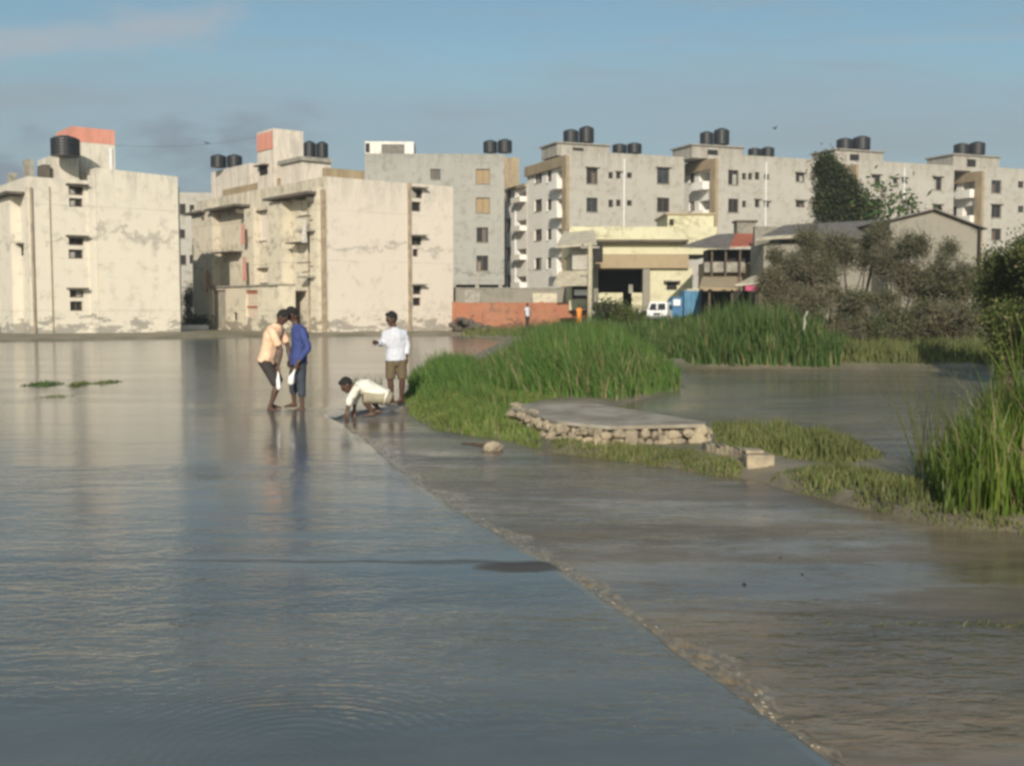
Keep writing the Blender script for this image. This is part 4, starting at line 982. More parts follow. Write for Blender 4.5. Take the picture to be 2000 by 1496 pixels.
# ------------------------------------------------------------------ stone platform and blocks
def irregular(c, r, rng, m=8, n=6, j=.18): return MB().ball(c, r, m, n, None, j, rng)
plat = empty('stone_platform', (G(1184, 868).x, G(1184, 868).y, 0)); tag(plat, 'low rubble masonry platform with flat cement top beside the water', 'platform')
H_ = .25; oo = plat.location
tp = [G(1001, 795, H_), G(1022, 800, H_), G(1089, 822, H_), G(1184, 832, H_), G(1290, 830, H_), G(1376, 828, H_), G(1380, 824, H_), G(1165, 788, H_), G(1010, 788, H_)]
tl = [(p.x - oo.x, p.y - oo.y) for p in tp]
cx = sum(p[0] for p in tl) / len(tl); cy = sum(p[1] for p in tl) / len(tl)
core = [(cx + (x_ - cx) * .96, cy + (y_ - cy) * .94) for x_, y_ in tl]
MB().prism(core, -.45, H_ - .05).build('core', M_DSLAB, plat)
MB().prism(tl, H_ - .045, H_).build('cement_top', M_TOP, plat, bevel=.008)
mb = MB(); rs = random.Random(11)
def along(poly, s):
    d = 0
    for a, b_ in zip(poly[:-1], poly[1:]):
        l = math.hypot(b_[0] - a[0], b_[1] - a[1])
        if d + l >= s: k = (s - d) / l; return a[0] + (b_[0] - a[0]) * k, a[1] + (b_[1] - a[1]) * k
        d += l
    return poly[-1]
front = [tl[8]] + tl[:6] + [tl[6]]
tot = sum(math.hypot(b_[0] - a[0], b_[1] - a[1]) for a, b_ in zip(front[:-1], front[1:]))
for row in range(3):
    s = rs.uniform(0, .1); z = -.07 + row * .11
    while s < tot:
        w_ = rs.uniform(.06, .19); x_, y_ = along(front, s)
        mb.ball((x_ + rs.uniform(-.01, .02), y_ + rs.uniform(-.01, .02), z + rs.uniform(-.02, .02)), (w_ * .60, .05 + rs.uniform(0, .03), rs.uniform(.04, .078)), 8, 5, Matrix.Rotation(rs.uniform(-.3, .3), 3, 'Y'), .22, rs); s += w_ * 1.12
for k in range(6): # pale plastered remains on the right half
    x_, y_ = along(front, tot * (.5 + .085 * k) + .02)
    mb.box(x_ - .07, y_ - .055, -.1, x_ + rs.uniform(.02, .09), y_ + .03, rs.uniform(.1, .2))
for k in range(26):
    x_, y_ = along(front, rs.uniform(0, tot * .34))
    mb.ball((x_ + rs.uniform(0, .08), y_ + rs.uniform(0, .1), H_ + rs.uniform(-.02, .02)), (rs.uniform(.03, .07), rs.uniform(.03, .06), rs.uniform(.015, .035)), 8, 5, None, .25, rs)
mb.build('masonry', M_STONE, plat)
lw = empty('broken_kerb', G(1420, 895)); tag(lw, 'broken low concrete kerb running right from the stone platform', 'kerb')
a = G(1378, 888) - lw.location; b_ = G(1462, 902) - lw.location
mb = MB(); n = 9
for k in range(n):
    p = a.lerp(b_, k / n); q2_ = a.lerp(b_, (k + 1) / n); hh = .12 + .05 * mn.noise(Vector((k * .8, 0, 0)))
    mb.prism([(p.x, p.y - .04), (q2_.x - .003, q2_.y - .04 + rs.uniform(-.02, .02)), (q2_.x - .003, q2_.y + .22), (p.x, p.y + .22)], -.2, hh)
mb.build('kerb', M_STONE, lw, bevel=.01)
bl = empty('concrete_block', G(1486, 916)); tag(bl, 'squared pale concrete block lying at the kerb end by the grass', 'block')
MB().box(-.14, 0, -.1, .14, .3, .14).build('block', M_STONE, bl, bevel=.02)
MB().box(-.14, .05, .143, .05, .28, .18).build('broken_corner', M_STONE, bl, bevel=.015)
q = G(963, 880, ZR); rk = tag(irregular((0, 0, .03), (.12, .1, .085), rs, 10, 7, .1).build('rock', M_STONE, smooth=False), 'rounded tan rock poking out of the shallow water near the platform', 'rock'); rk.location = q
q = G(920, 868, ZR); stck = tag(MB().tube([(0, 0, .01), (.15, -.12, .015), (.3, -.32, .02), (.42, -.42, .01)], [.012, .018, .02, .012], 7).build('stick', M_BARK), 'dark driftwood stick trailing left of the tan rock', 'stick'); stck.location = (q.x - .12, q.y + .1, ZR)
for k, (px, py, s_, lb) in enumerate(((1454, 1142, .013, 'small black pebble of debris floating in the brown water'), (1524, 1090, .009, 'tiny dark scrap floating above and right of the black pebble'), (1567, 1122, .009, 'tiny dark leaf scrap floating right of the black pebble'))):
    q = G(px, py, ZR); o = tag(irregular((0, 0, s_ * .4), (s_, s_ * .8, s_ * .6), rs, 8, 5, .2).build('debris', M_DARK), lb, 'debris'); o.location = q

# ------------------------------------------------------------------ grass
def poly_px(pts, z=0.0): return [(G(*p, z).x, G(*p, z).y) for p in pts]
def grass(name, label, pts, n, h0, h1, m, width=.012, lean=(.25, 0.0), seed=1, edge_fade=.5, segs=3, mindist=0.02, clump=0.6, world=False, zfun=None, tips=0.0):
    rg_ = random.Random(seed); poly = pts if world else poly_px(pts)
    x0, x1 = min(p[0] for p in poly), max(p[0] for p in poly); y0, y1 = min(p[1] for p in poly), max(p[1] for p in poly)
    mb = MB(); k = 0; tries = 0
    while k < n and tries < n * 30:
        tries += 1; x_, y_ = rg_.uniform(x0, x1), rg_.uniform(y0, y1)
        if not inside(poly, x_, y_): continue
        d = sdist(poly, x_, y_)
        nz = mn.noise(Vector((x_ * 1.3, y_ * 1.3, seed))); nz2 = mn.noise(Vector((x_ * 4, y_ * 4, seed + 5)))
        if rg_.random() > 1.15 - clump * (0.5 - nz2): continue
        f = min(1, .35 + .65 * d / edge_fade) if edge_fade else 1
        h = (h0 + (h1 - h0) * rg_.random()) * f * (1 + .6 * nz + .35 * nz2)
        zb_ = land_h(x_, y_) if zfun is None else zfun(x_, y_)
        if zb_ < -.16: continue
        a = rg_.uniform(0, 6.283); w_ = width * rg_.uniform(.7, 1.4)
        dx, dy = math.cos(a) * w_, math.sin(a) * w_
        lx = lean[0] * h * rg_.uniform(-.3, 1.5) + rg_.gauss(0, .12) * h; ly = lean[1] * h + rg_.gauss(0, .16) * h
        i = len(mb.v)
        for s_ in range(segs + 1):
            q = s_ / segs; ww = (1 - q ** 1.6) * .98 + .02
            zq = zb_ - .02 + h * (q - .18 * q * q * (abs(lx) + abs(ly)) / max(h, .01))
            cx_, cy_ = x_ + lx * q * q, y_ + ly * q * q
            mb.v += [(cx_ - dx * ww, cy_ - dy * ww, zq), (cx_ + dx * ww, cy_ + dy * ww, zq)]
        for s_ in range(segs): mb.f.append((i + 2 * s_, i + 2 * s_ + 1, i + 2 * s_ + 3, i + 2 * s_ + 2))
        k += 1
    o = mb.build(name, m); tag(o, label, 'grass', kind='stuff'); return o
# tall wind-bent island grass
grass('tall_grass', 'tall green grass leaning in the wind on the central bank', [(940, 735), (930, 765), (985, 785), (1080, 788), (1200, 783), (1328, 756), (1330, 738), (1290, 722), (1250, 700), (1060, 700)], 16000, .55, 1.05, M_GRASS, .016, (-.28, -.05), 2, 1.2, clump=.9)
grass('tall_grass', 'deep green tall grass further back on the central bank', [(1060, 700), (1280, 712), (1340, 712), (1340, 690), (1150, 672), (1020, 676)], 9000, .6, 1.0, M_GRASS2, .024, (-.2, 0), 3, 1.5, clump=.9)
grass('short_grass', 'short bright green grass on the near tip of the central bank', [(788, 772), (798, 800), (852, 834), (930, 850), (1005, 858), (1062, 872), (1030, 800), (1090, 786), (960, 745), (830, 735)], 26000, .07, .2, M_TURF, .012, (-.1, 0), 4, .6, 2)
grass('tall_grass', 'loose bright green grass at the left flank of the central bank', [(800, 775), (850, 790), (960, 775), (960, 728), (870, 722), (800, 745)], 5200, .25, .8, M_GRASS, .013, (-.25, 0), 5, 1.0, clump=1.1)
grass('short_grass', 'thin grass at the foot of the stone platform', [(1060, 862), (1180, 870), (1375, 886), (1460, 912), (1440, 926), (1380, 918), (1250, 900), (1100, 884)], 3600, .03, .09, M_DRYG, .008, (0, 0), 6, .1, 2)
grass('short_grass', 'yellow green grass strip between the kerb and the pond', [(1385, 832), (1560, 850), (1700, 878), (1730, 900), (1640, 915), (1520, 900), (1400, 872)], 5600, .06, .24, M_DRYG, .010, (0, 0), 7, .3, 2)
grass('short_grass', 'low grass tapering along the right bank edge', [(1490, 930), (1550, 948), (1640, 973), (1750, 997), (1830, 1013), (2000, 1034), (2000, 985), (1860, 950), (1720, 925), (1600, 915)], 4500, .03, .14, M_DRYG, .008, (0, 0), 8, .35, 2)
reed_poly = [(1810, 955), (1840, 1000), (1900, 1008), (2000, 1012), (2400, 1040), (2400, 900), (1960, 900), (1850, 905)]
grass('reeds', 'tall upright reeds crowding the right edge of the view', reed_poly, 3600, .75, 1.35, M_REED, .011, (-.05, 0), 9, .8, 5, clump=1.0)
grass('reeds', 'dense leafy undergrowth between the tall reeds at right', reed_poly, 5000, .2, .75, M_REED, .011, (-.05, 0), 19, .5, 3, clump=1.0)
grass('tall_grass', 'scattered taller blades standing in the short grass of the central bank', [(800, 775), (815, 795), (900, 825), (1010, 838), (1030, 800), (1000, 770), (900, 740)], 1500, .15, .5, M_GRASS, .01, (-.25, 0), 51, .8, clump=1.2)
grass('dead_grass', 'dry straw coloured stems bent among the central tall grass', [(900, 745), (985, 788), (1200, 785), (1330, 758), (1290, 715), (1060, 705)], 1100, .4, 1.0, M_STRAW, .012, (-.45, -.1), 52, .8, clump=1.3)
grass('dead_grass', 'dry straw coloured stems bent among the reeds at right', reed_poly, 420, .4, 1.1, M_STRAW, .009, (-.4, -.1), 53, .5, clump=1.2)
# far bank
grass('tall_grass', 'tall dark green grass on the far bank of the pond', [(1300, 705), (1345, 716), (1640, 716), (1660, 706), (1640, 690), (1500, 682), (1330, 680)], 12000, .8, 1.55, M_GRASS2, .03, (-.1, 0), 10, 1.5, clump=.9)
grass('short_grass', 'yellow green low grass on the far bank below the thorn bushes', [(1600, 714), (1900, 717), (2050, 722), (2050, 700), (1800, 690), (1640, 692)], 12000, .2, .6, M_DRYG, .022, (0, 0), 11, .8, 2)
grass('short_grass', 'rough green grass in front of the sheds and the van', [(1000, 662), (1340, 690), (1500, 684), (1800, 690), (1800, 655), (1150, 642), (1010, 645)], 12000, .25, .7, M_GRASS2, .045, (0, 0), 12, 1.0, 2)
grass('short_grass', 'rough weeds along the foot of the red wall', [(900, 657), (1000, 663), (1150, 648), (1150, 643), (960, 648), (900, 650)], 3500, .15, .4, M_DRYG, .05, (0, 0), 13, .8, 2)
# tufts in the flood at left
for k, (px, py, wd, hh, lb) in enumerate(((85, 752, 32, .16, 'low mat of drowned grass, leftmost tuft in the floodwater'), (152, 752, 12, .26, 'upright grass tuft sticking out of the flood beside the leftmost mat'), (205, 748, 26, .12, 'sparse flat tuft of grass right of the upright tuft'), (110, 775, 40, .07, 'thin floating grass raft nearest the camera at left'))):
    c_ = G(px, py); w_ = wd * c_.y / F
    grass('grass_tuft', lb, [(c_.x - w_, c_.y - .3), (c_.x + w_, c_.y - .4), (c_.x + w_ * .8, c_.y + .5), (c_.x - w_ * .7, c_.y + .6)], 260 if k != 1 else 160, hh * .5, hh, M_DRYG if k else M_GRASS2, .014, (-.1, 0), 30 + k, .3, 2, world=True, zfun=lambda a, b: 0.0)
c_ = G(1860, 1222, ZR)
grass('grass_strands', 'green strands of grass drifting on the brown water at lower right', [(c_.x - .75, c_.y + .03), (c_.x + .9, c_.y - .09), (c_.x + .9, c_.y + .03), (c_.x - .3, c_.y + .06)], 150, .03, .07, M_DRYG, .004, (2.0, 0), 41, 0, 3, world=True, zfun=lambda a, b: ZR + .012)
mb = MB()                                     # sprays of weed behind the crouching boy
for k in range(60):
    q = G(R.uniform(690, 745), R.uniform(752, 764)); q.z = 0
    mb.tube([q, q + Vector((R.gauss(0, .04), R.gauss(0, .04), R.uniform(.1, .28)))], [.009, .003], 3)
tag(mb.build('grass_tuft', M_GRASS2), 'small green tuft behind the crouching boy', 'grass', kind='stuff')

# ------------------------------------------------------------------ trees and shrubs
def plant(name, label, cat, base, blobs, leaf_m, n_leaf, leaf, seed, twig_m=M_TWIG, n_twig=60, trunk_r=.08, group=None, twig_r=.012, droop=0.0, aspect=.55):
    """blobs: (x, y, z, rx, ry, rz) clumps in world metres relative to base"""
    rg_ = random.Random(seed); root = empty(name, base); tag(root, label, cat, group)
    tk = MB(); ends = []
    for bi, (x_, y_, z_, rx_, ry_, rz_) in enumerate(blobs):
        a = Vector((rg_.uniform(-.15, .15), rg_.uniform(-.15, .15), -.1)); e = Vector((x_, y_, z_)); mid = a.lerp(e, .5) + Vector((rg_.uniform(-.2, .2), rg_.uniform(-.2, .2), .1))
        tk.tube([a, a.lerp(mid, .5), mid, e], [trunk_r, trunk_r * .8, trunk_r * .6, trunk_r * .2], 6)
    tk.build('trunk', M_BARK, root)
    tw = MB(); lf = MB()
    for bi, (x_, y_, z_, rx_, ry_, rz_) in enumerate(blobs):
        c0 = Vector((x_, y_, z_)); vol = rx_ * ry_ * rz_
        for k in range(n_twig):
            d = Vector((rg_.gauss(0, 1), rg_.gauss(0, 1), rg_.gauss(0, 1) + .3)).normalized(); rr_ = rg_.uniform(.5, 1.12)
            e = c0 + Vector((d.x * rx_, d.y * ry_, d.z * rz_)) * rr_
            s_ = c0 + Vector((d.x * rx_, d.y * ry_, d.z * rz_)) * rg_.uniform(0, .3)
            m1 = s_.lerp(e, .55) + Vector((rg_.gauss(0, .08), rg_.gauss(0, .08), rg_.gauss(0, .08))) * rx_
            tw.tube([s_, m1, e], [twig_r, twig_r * .7, twig_r * .3], 3, caps=False)
            for q in range(max(1, n_leaf // n_twig)):
                t_ = rg_.uniform(.25, 1.05); p = (s_.lerp(m1, t_ * 2) if t_ < .5 else m1.lerp(e, t_ * 2 - 1)) + Vector((rg_.gauss(0, 1), rg_.gauss(0, 1), rg_.gauss(0, 1) - droop)) * leaf * 1.5
                if mn.noise(p * (2.2 / max(rx_, .3)) + Vector((seed, 0, 0))) < -.3: continue
                a = Vector((rg_.gauss(0, 1), rg_.gauss(0, 1), rg_.gauss(0, .8) - droop)).normalized() * leaf * rg_.uniform(.6, 1.3)
                b2 = a.cross(Vector((rg_.gauss(0, 1), rg_.gauss(0, 1), rg_.gauss(0, 1)))).normalized() * a.length * aspect
                lf.quad(p - a * .5, p + b2 * .5, p + a * .5, p - b2 * .5)
    if tw.v: tw.build('twigs', twig_m, root)
    lf.build('crown', leaf_m, root); return root
def blob(px, py, Y, rpx, rpy, base, rd=None):
    p = P(px, py, Y); r = rpx * Y / F; return (p.x - base.x, p.y - base.y, p.z - base.z, r, rd or r * .9, rpy * Y / F)
# dark tree
b0 = P(1650, 560, 66); b0.z = .8
bl_ = [blob(*a, b0) for a in ((1612, 335, 66, 20, 30), (1630, 360, 66, 34, 34), (1655, 388, 66, 42, 32), (1612, 395, 66, 24, 30), (1680, 415, 66, 38, 22), (1625, 425, 66, 30, 16), (1645, 375, 67, 30, 30))]
plant('tree', 'dark green tree with a leaning pointed crown behind the long grey shed', 'tree', b0, bl_, M_LEAFD, 6000, .16, 21, n_twig=150, trunk_r=.16, twig_r=.03)
# papaya like sprays
for (px, py, sd, lb) in ((1722, 372, 31, 'small broad leaved tree poking up right of the dark tree'), (1765, 395, 32, 'low broad leaved tree just left of the grey gable')):
    b0 = P(px, 470, 60); b0.z = 1.0
    bl_ = [blob(px, py, 60, 26, 14, b0), blob(px + 8, py + 14, 60, 20, 12, b0)]
    plant('tree', lb, 'tree', b0, bl_, M_LEAFP, 90, .42, sd, n_twig=22, trunk_r=.07, twig_r=.02, droop=.6, aspect=.4)
# thorn scrub
scr = [(1530, 560, 40, 45, 62, 'thorn bush nearest the open shed'), (1590, 530, 41, 60, 80, 'wide olive thorn bush below the dark tree'), (1665, 505, 42, 65, 72, 'tall sparse thorn bush under the long shed roof'),
       (1745, 540, 40, 60, 75, 'brownish thorn bush in front of the grey gable left half'), (1830, 545, 39, 62, 70, 'brown thorn bush below the middle of the grey gable'), (1900, 580, 38, 52, 72, 'thorn bush at the right end of the grey gable'),
       (1620, 620, 36, 60, 50, 'low dark scrub behind the tall far bank grass'), (1700, 635, 36, 60, 52, 'low grey brown scrub in the middle of the thicket'), (1790, 640, 35.5, 62, 55, 'low brown scrub right of centre in the thicket'), (1870, 660, 35, 55, 52, 'low scrub near the right end of the thicket')]
for k, (px, py, Y, rx_, ry_, lb) in enumerate(scr):
    b0 = P(px, py, Y); b0.z = land_h(b0.x, Y) + .0
    rg_ = random.Random(60 + k)
    bl_ = [blob(px + rg_.uniform(-.85, .85) * rx_, py - 14 + rg_.uniform(-.7, .95) * ry_, Y + rg_.uniform(-.8, .8), rx_ * rg_.uniform(.4, .65), ry_ * rg_.uniform(.35, .55), b0) for q in range(10)]
    plant('thorn_bush', lb, 'bush', b0, bl_, M_LEAFS if k % 3 else leaf_mat('grey_scrub_leaves_%s' % 'abcdefghij'[k], ((0.105, 0.105, 0.062), (0.14, 0.128, 0.085), (0.09, 0.098, 0.052)), .7, .25, .6), 1900, .072, 70 + k, n_twig=110, trunk_r=.05, group='thorn bushes in the thicket', twig_r=.013)
# right hand green shrubs
for k, (px, py, Y, rx_, ry_, lb) in enumerate(((1960, 560, 26, 50, 80, 'yellow green leafy shrub rising behind the reeds at right'), (2030, 530, 25, 60, 90, 'leafy green shrub cut by the right edge of the view'), (1965, 660, 24, 55, 70, 'low green shrub just above the reeds'), (2060, 660, 23, 70, 90, 'dense green shrub filling the right edge above the reeds'))):
    b0 = P(px, py, Y); b0.z = 0; rg_ = random.Random(90 + k)
    bl_ = [blob(px + rg_.uniform(-.6, .6) * rx_, py + rg_.uniform(-.6, .6) * ry_, Y + rg_.uniform(-.6, .6), rx_ * rg_.uniform(.4, .6), ry_ * rg_.uniform(.35, .55), b0) for q in range(12)]
    plant('shrub', lb, 'shrub', b0, bl_, M_LEAFG, 1100, .085, 95 + k, n_twig=56, trunk_r=.04, twig_r=.01)
# shrubs in front of the yellow house, in the gap, behind
for k, (px, py, Y, rx_, ry_, m_, lb) in enumerate(((1190, 612, 58, 32, 20, M_LEAFD, 'dark shrub at the foot of the yellow house porch'), (1232, 618, 57, 30, 16, M_LEAFG, 'green shrub between the porch and the white van'),
        (370, 590, 90, 10, 42, M_LEAFD, 'slim dark tree in the gap between the cream blocks'), (382, 632, 78, 26, 12, M_LEAFD, 'low dark hedge in the gap between the cream blocks'))):
    b0 = P(px, py + ry_, Y); b0.z = .1; rg_ = random.Random(120 + k)
    bl_ = [blob(px + rg_.uniform(-.5, .5) * rx_, py + rg_.uniform(-.5, .5) * ry_, Y + rg_.uniform(-.5, .5), rx_ * rg_.uniform(.45, .65), ry_ * rg_.uniform(.45, .6), b0, 1.0) for q in range(5)]
    plant('shrub', lb, 'shrub', b0, bl_, m_, 420, .16, 130 + k, n_twig=40, trunk_r=.05, twig_r=.015)
q = P(355, 645, 74); q1 = P(406, 655, 74); gk = tag(MB().box(0, 0, 0, q1.x - q.x, .3, .42).build('low_wall', M_WHITE), 'low whitewashed wall closing the gap between the cream blocks', 'wall'); gk.location = (q.x, 74, .05)
q = P(1545, 640, 32); sb = tag(MB().tube([(0, 0, -.05), (.03, 0, .15), (.02, .02, .3), (.1, 0, .48)], [(.02, .01), (.04, .02), (.02, .015), (.035, .02)], 8).build('plastic_scrap', M_SLAB), 'pale plastic scrap caught in the tall far bank grass', 'plastic scrap'); sb.location = (q.x, 30.6, q.z)
# dry thin plants over the right pond edge
mb = MB(); rg_ = random.Random(44)
for k in range(120):
    q = G(rg_.uniform(1790, 1900), rg_.uniform(905, 960)); q.z = 0; h = rg_.uniform(.3, 1.15)
    d = Vector((rg_.gauss(-.1, .22), rg_.gauss(0, .15), 1)) * h
    mb.tube([q, q + d * .5 + Vector((0, 0, .02)), q + d], [.004, .003, .0015], 3)
tag(mb.build('dry_stalks', M_DRYG), 'thin dry stalks at the left fringe of the reeds', 'grass', kind='stuff')

# ------------------------------------------------------------------ people
M_SKIN = plain('brown_skin', (0.08, 0.04, 0.026), .55, .15, 8, 0)
M_HAIR = plain('black_hair', (0.010, 0.009, 0.009), .9, .2, 30, .3)
def cloth_m(n, c): return plain(n, c, .85, .18, 5, .5)
def vv(p): return Vector(p)
def body_person(name_label, loc, rz, J, cl, hand_curl=.5, voxel=.011, hold=None):
    """J: joints in metres (x right, y away, z up). One remeshed body, clothing and hair as children."""
    root = empty('person', loc, rz); tag(root, name_label, 'person')
    side = vv(J['side']).normalized(); fwd = vv(J['fwd']).normalized()
    hip, chest, neck, head = vv(J['hip']), vv(J['chest']), vv(J['neck']), vv(J['head'])
    up = (neck - hip).normalized(); k = J.get('k', 1.0)
    def torso(mb, g=0.0, lo=0.0, top=True):
        a = hip - up * (.09 * k + lo); w = hip.lerp(chest, .5)
        pts = [a, hip, w, chest, chest.lerp(neck, .6), neck]; rs_ = [(.125, .09), (.15, .1), (.128, .092), (.16, .105), (.14, .085), (.06, .055)]
        mb.tube(pts, [((x_ + g) * k, (y_ + g) * k) for x_, y_ in rs_], 16, side)
    mb = MB(); torso(mb)
    hd = J.get('look', fwd); hd = vv(hd).normalized(); hup = (vv(J.get('headup', (0, 0, 1)))); hup = (hup - hd * hup.dot(hd)).normalized(); hs_ = hup.cross(hd).normalized()
    HM = Matrix((hs_, hd, hup)).transposed()
    mb.tube([neck - up * .04, neck.lerp(head, .6)], [.056 * k, .05 * k], 12)
    mb.ball(head, (.075 * k, .093 * k, .112 * k), 16, 12, HM)                       # skull
    mb.ball(head + HM @ Vector((0, .03, -.06)) * k, (.052 * k, .058 * k, .062 * k), 14, 10, HM)   # jaw
    mb.ball(head + HM @ Vector((0, .092, -.02)) * k, (.014 * k, .02 * k, .026 * k), 8, 6, HM)     # nose
    mb.ball(head + HM @ Vector((0, .082, -.062)) * k, (.024 * k, .012 * k, .012 * k), 8, 6, HM)   # lips
    mb.ball(head + HM @ Vector((0, .078, .022)) * k, (.05 * k, .016 * k, .012 * k), 8, 6, HM)     # brow
    for s_ in (-1, 1): mb.ball(head + HM @ Vector((s_ * .077, -.005, -.015)) * k, (.012 * k, .022 * k, .032 * k), 8, 6, HM)  # ears
    for s_, sd in ((-1, 'L'), (1, 'R')):
        sh = chest.lerp(neck, .55) + side * s_ * .155 * k; el, wr = vv(J['el' + sd]), vv(J['wr' + sd])
        mb.tube([sh - side * s_ * .04, sh, sh.lerp(el, .5), el, el.lerp(wr, .3), wr], [.052 * k, .05 * k, .042 * k, .036 * k, .038 * k, .025 * k], 12)
        d = (wr - el).normalized(); tip = vv(J.get('hd' + sd, d)).normalized()
        pn = side - tip * side.dot(tip); pn = pn.normalized() if pn.length > .1 else tip.orthogonal().normalized()    # palm normal
        ac = tip.cross(pn).normalized()                                                    # across the palm
        pc = wr + tip * .045 * k; HMx = Matrix((ac, pn, tip)).transposed()
        mb.ball(pc, (.038 * k, .016 * k, .055 * k), 12, 8, HMx)
        for fi, (off, ln) in enumerate(((-.029, .062), (-.010, .072), (.010, .067), (.028, .052))):
            b0_ = wr + (tip * .085 + ac * off) * k; cdir = -pn * s_ * hand_curl
            k1 = b0_ + (tip + cdir * .3).normalized() * ln * .5 * k; k2 = k1 + (tip + cdir * 1.4).normalized() * ln * .3 * k; k3 = k2 + (tip * .6 + cdir * 2).normalized() * ln * .25 * k
            mb.tube([b0_ - tip * .02, b0_, k1, k2, k3], [.0095 * k, .0095 * k, .009 * k, .008 * k, .006 * k], 6)
        tb = wr + (tip * .03 - ac * .03) * k
        mb.tube([tb, tb + (tip * .5 - ac * .8).normalized() * .035 * k, tb + (tip * 1.0 - ac * .6).normalized() * .065 * k], [.012 * k, .011 * k, .008 * k], 6)
        hp = hip + side * s_ * .085 * k - up * .05 * k; kn, an = vv(J['kn' + sd]), vv(J['an' + sd])
        mb.tube([hp, hp.lerp(kn, .4), kn, kn.lerp(an, .3), kn.lerp(an, .75), an], [.09 * k, .076 * k, .052 * k, .054 * k, .036 * k, .032 * k], 14)
        tf = vv(J.get('ft' + sd, J.get('toe', fwd))); tf.z = 0; tf = tf.normalized(); hl = an - tf * .045 * k
        mb.tube([hl + Vector((0, 0, -.035 * k)), an + tf * .02 * k + Vector((0, 0, -.03 * k)), an + tf * .11 * k + Vector((0, 0, -.048 * k)), an + tf * .165 * k + Vector((0, 0, -.058 * k))], [(.03 * k, .03 * k), (.036 * k, .036 * k), (.044 * k, .022 * k), (.034 * k, .013 * k)], 12, tf.cross(Z))
    def rem(o, vs, sm=4):
        r_ = o.modifiers.new('remesh', 'REMESH'); r_.mode = 'VOXEL'; r_.voxel_size = vs; r_.use_smooth_shade = True
        s2 = o.modifiers.new('smooth', 'SMOOTH'); s2.factor = .5; s2.iterations = sm
    rem(mb.build('body', M_SKIN, root), min(voxel, .0075) if voxel < .012 else voxel, 2)
    # hair: cap hugging the back and top of the head
    hb = MB(); hb.ball(head + HM @ Vector((0, -.018, .022)) * k, (.086 * k, .098 * k, .108 * k), 16, 12, HM, .03, R)
    hb.ball(head + HM @ Vector((0, .045, .085)) * k, (.062 * k, .045 * k, .034 * k), 12, 8, HM, .05, R)
    rem(hb.build('hair', M_HAIR, root), voxel)
    eb = MB()
    for s_ in (-1, 1): eb.ball(head + HM @ Vector((s_ * .031, .083, .0)) * k, (.013 * k, .008 * k, .007 * k), 8, 6, HM)
    eb.build('eyes', M_HAIR, root)
    # shirt
    sm_, sleeve, loose = cl['shirt']
    s1 = MB(); a = hip - up * (.05 + cl.get('hem', .06)) * k
    s1.tube([a, hip, hip.lerp(chest, .5), chest, chest.lerp(neck, .55), neck - up * .01], [((x_ + loose) * k, (y_ + loose) * k) for x_, y_ in ((.16, .115), (.158, .112), (.142, .104), (.168, .112), (.148, .092), (.055, .052))], 18, side)
    for s_, sd in ((-1, 'L'), (1, 'R')):
        sh = chest.lerp(neck, .55) + side * s_ * .155 * k; el, wr = vv(J['el' + sd]), vv(J['wr' + sd])
        if sleeve < 1: s1.tube([sh - side * s_ * .06, sh, sh.lerp(el, sleeve)], [.066 * k, .064 * k, .062 * k], 12)
        else: s1.tube([sh - side * s_ * .06, sh, el, el.lerp(wr, .15), el.lerp(wr, sleeve - 1)], [.066 * k, .062 * k, .053 * k, .052 * k, .042 * k], 12)
    so_ = s1.build('shirt', sm_, root); rem(so_, voxel)
    dm = so_.modifiers.new('folds', 'DISPLACE'); tx = D.textures.get('cloth_folds') or D.textures.new('cloth_folds', 'CLOUDS'); tx.noise_scale = .09; dm.texture = tx; dm.strength = .03 * (voxel < .02); dm.mid_level = .45
    # collar
    MB().tube([neck - up * .025, neck + up * .012], [.066 * k, .07 * k], 14, caps=False).build('collar', cl.get('collar', sm_), root)
    pm, leg = cl['pants']
    p1 = MB(); p1.tube([hip - up * .14 * k, hip - up * .05 * k, hip + up * .05 * k, hip + up * .09 * k], [(.13 * k, .105 * k), (.162 * k, .115 * k), (.15 * k, .106 * k), (.135 * k, .098 * k)], 16, side)
    for s_, sd in ((-1, 'L'), (1, 'R')):
        hp = hip + side * s_ * .085 * k - up * .05 * k; kn, an = vv(J['kn' + sd]), vv(J['an' + sd])
        if leg <= 1: p1.tube([hp, hp.lerp(kn, .5 * leg), hp.lerp(kn, leg)], [.1 * k, .09 * k, .085 * k], 14)
        else: p1.tube([hp, hp.lerp(kn, .5), kn, kn.lerp(an, (leg - 1) * .6), kn.lerp(an, leg - 1)], [.1 * k, .086 * k, .068 * k, .066 * k, .062 * k], 14)
    po = p1.build('shorts' if leg <= 1.1 else 'trousers', pm, root); rem(po, voxel)
    return root
def rel(px0, py0, Y):
    s_ = Y / F
    return lambda px, py, y=0.0: ((px - px0) * s_, y, (py0 - py) * s_)
# 1: boy in the peach shirt, bending to the right
g1 = G(530, 800); e1 = rel(530, 800, g1.y)
J = dict(side=(0.25, 1, 0), fwd=(1, -.25, 0), hip=e1(524, 698), chest=e1(534, 655), neck=e1(547, 634, -.02), head=e1(556, 619, -.03), look=(.8, -.3, -.62), headup=(.5, 0, .8),
         elL=e1(556, 682, -.2), wrL=e1(551, 712, -.24), elR=e1(560, 676, .16), wrR=e1(566, 706, .1), hdL=(0, -.1, -1), hdR=(.3, 0, -1),
         knL=e1(545, 750, -.1), anL=e1(531, 794, -.12), knR=e1(542, 748, .1), anR=e1(527, 790, .1), toe=(1, -.2, 0))
body_person('boy in peach shirt and dark shorts bending forward in the flood', (g1.x, g1.y, 0), 0, J, dict(shirt=(cloth_m('peach_cloth', (.78, .52, .36)), .8, .018), pants=(cloth_m('dark_brown_cloth', (.035, .028, .028)), 1.0), hem=.03))
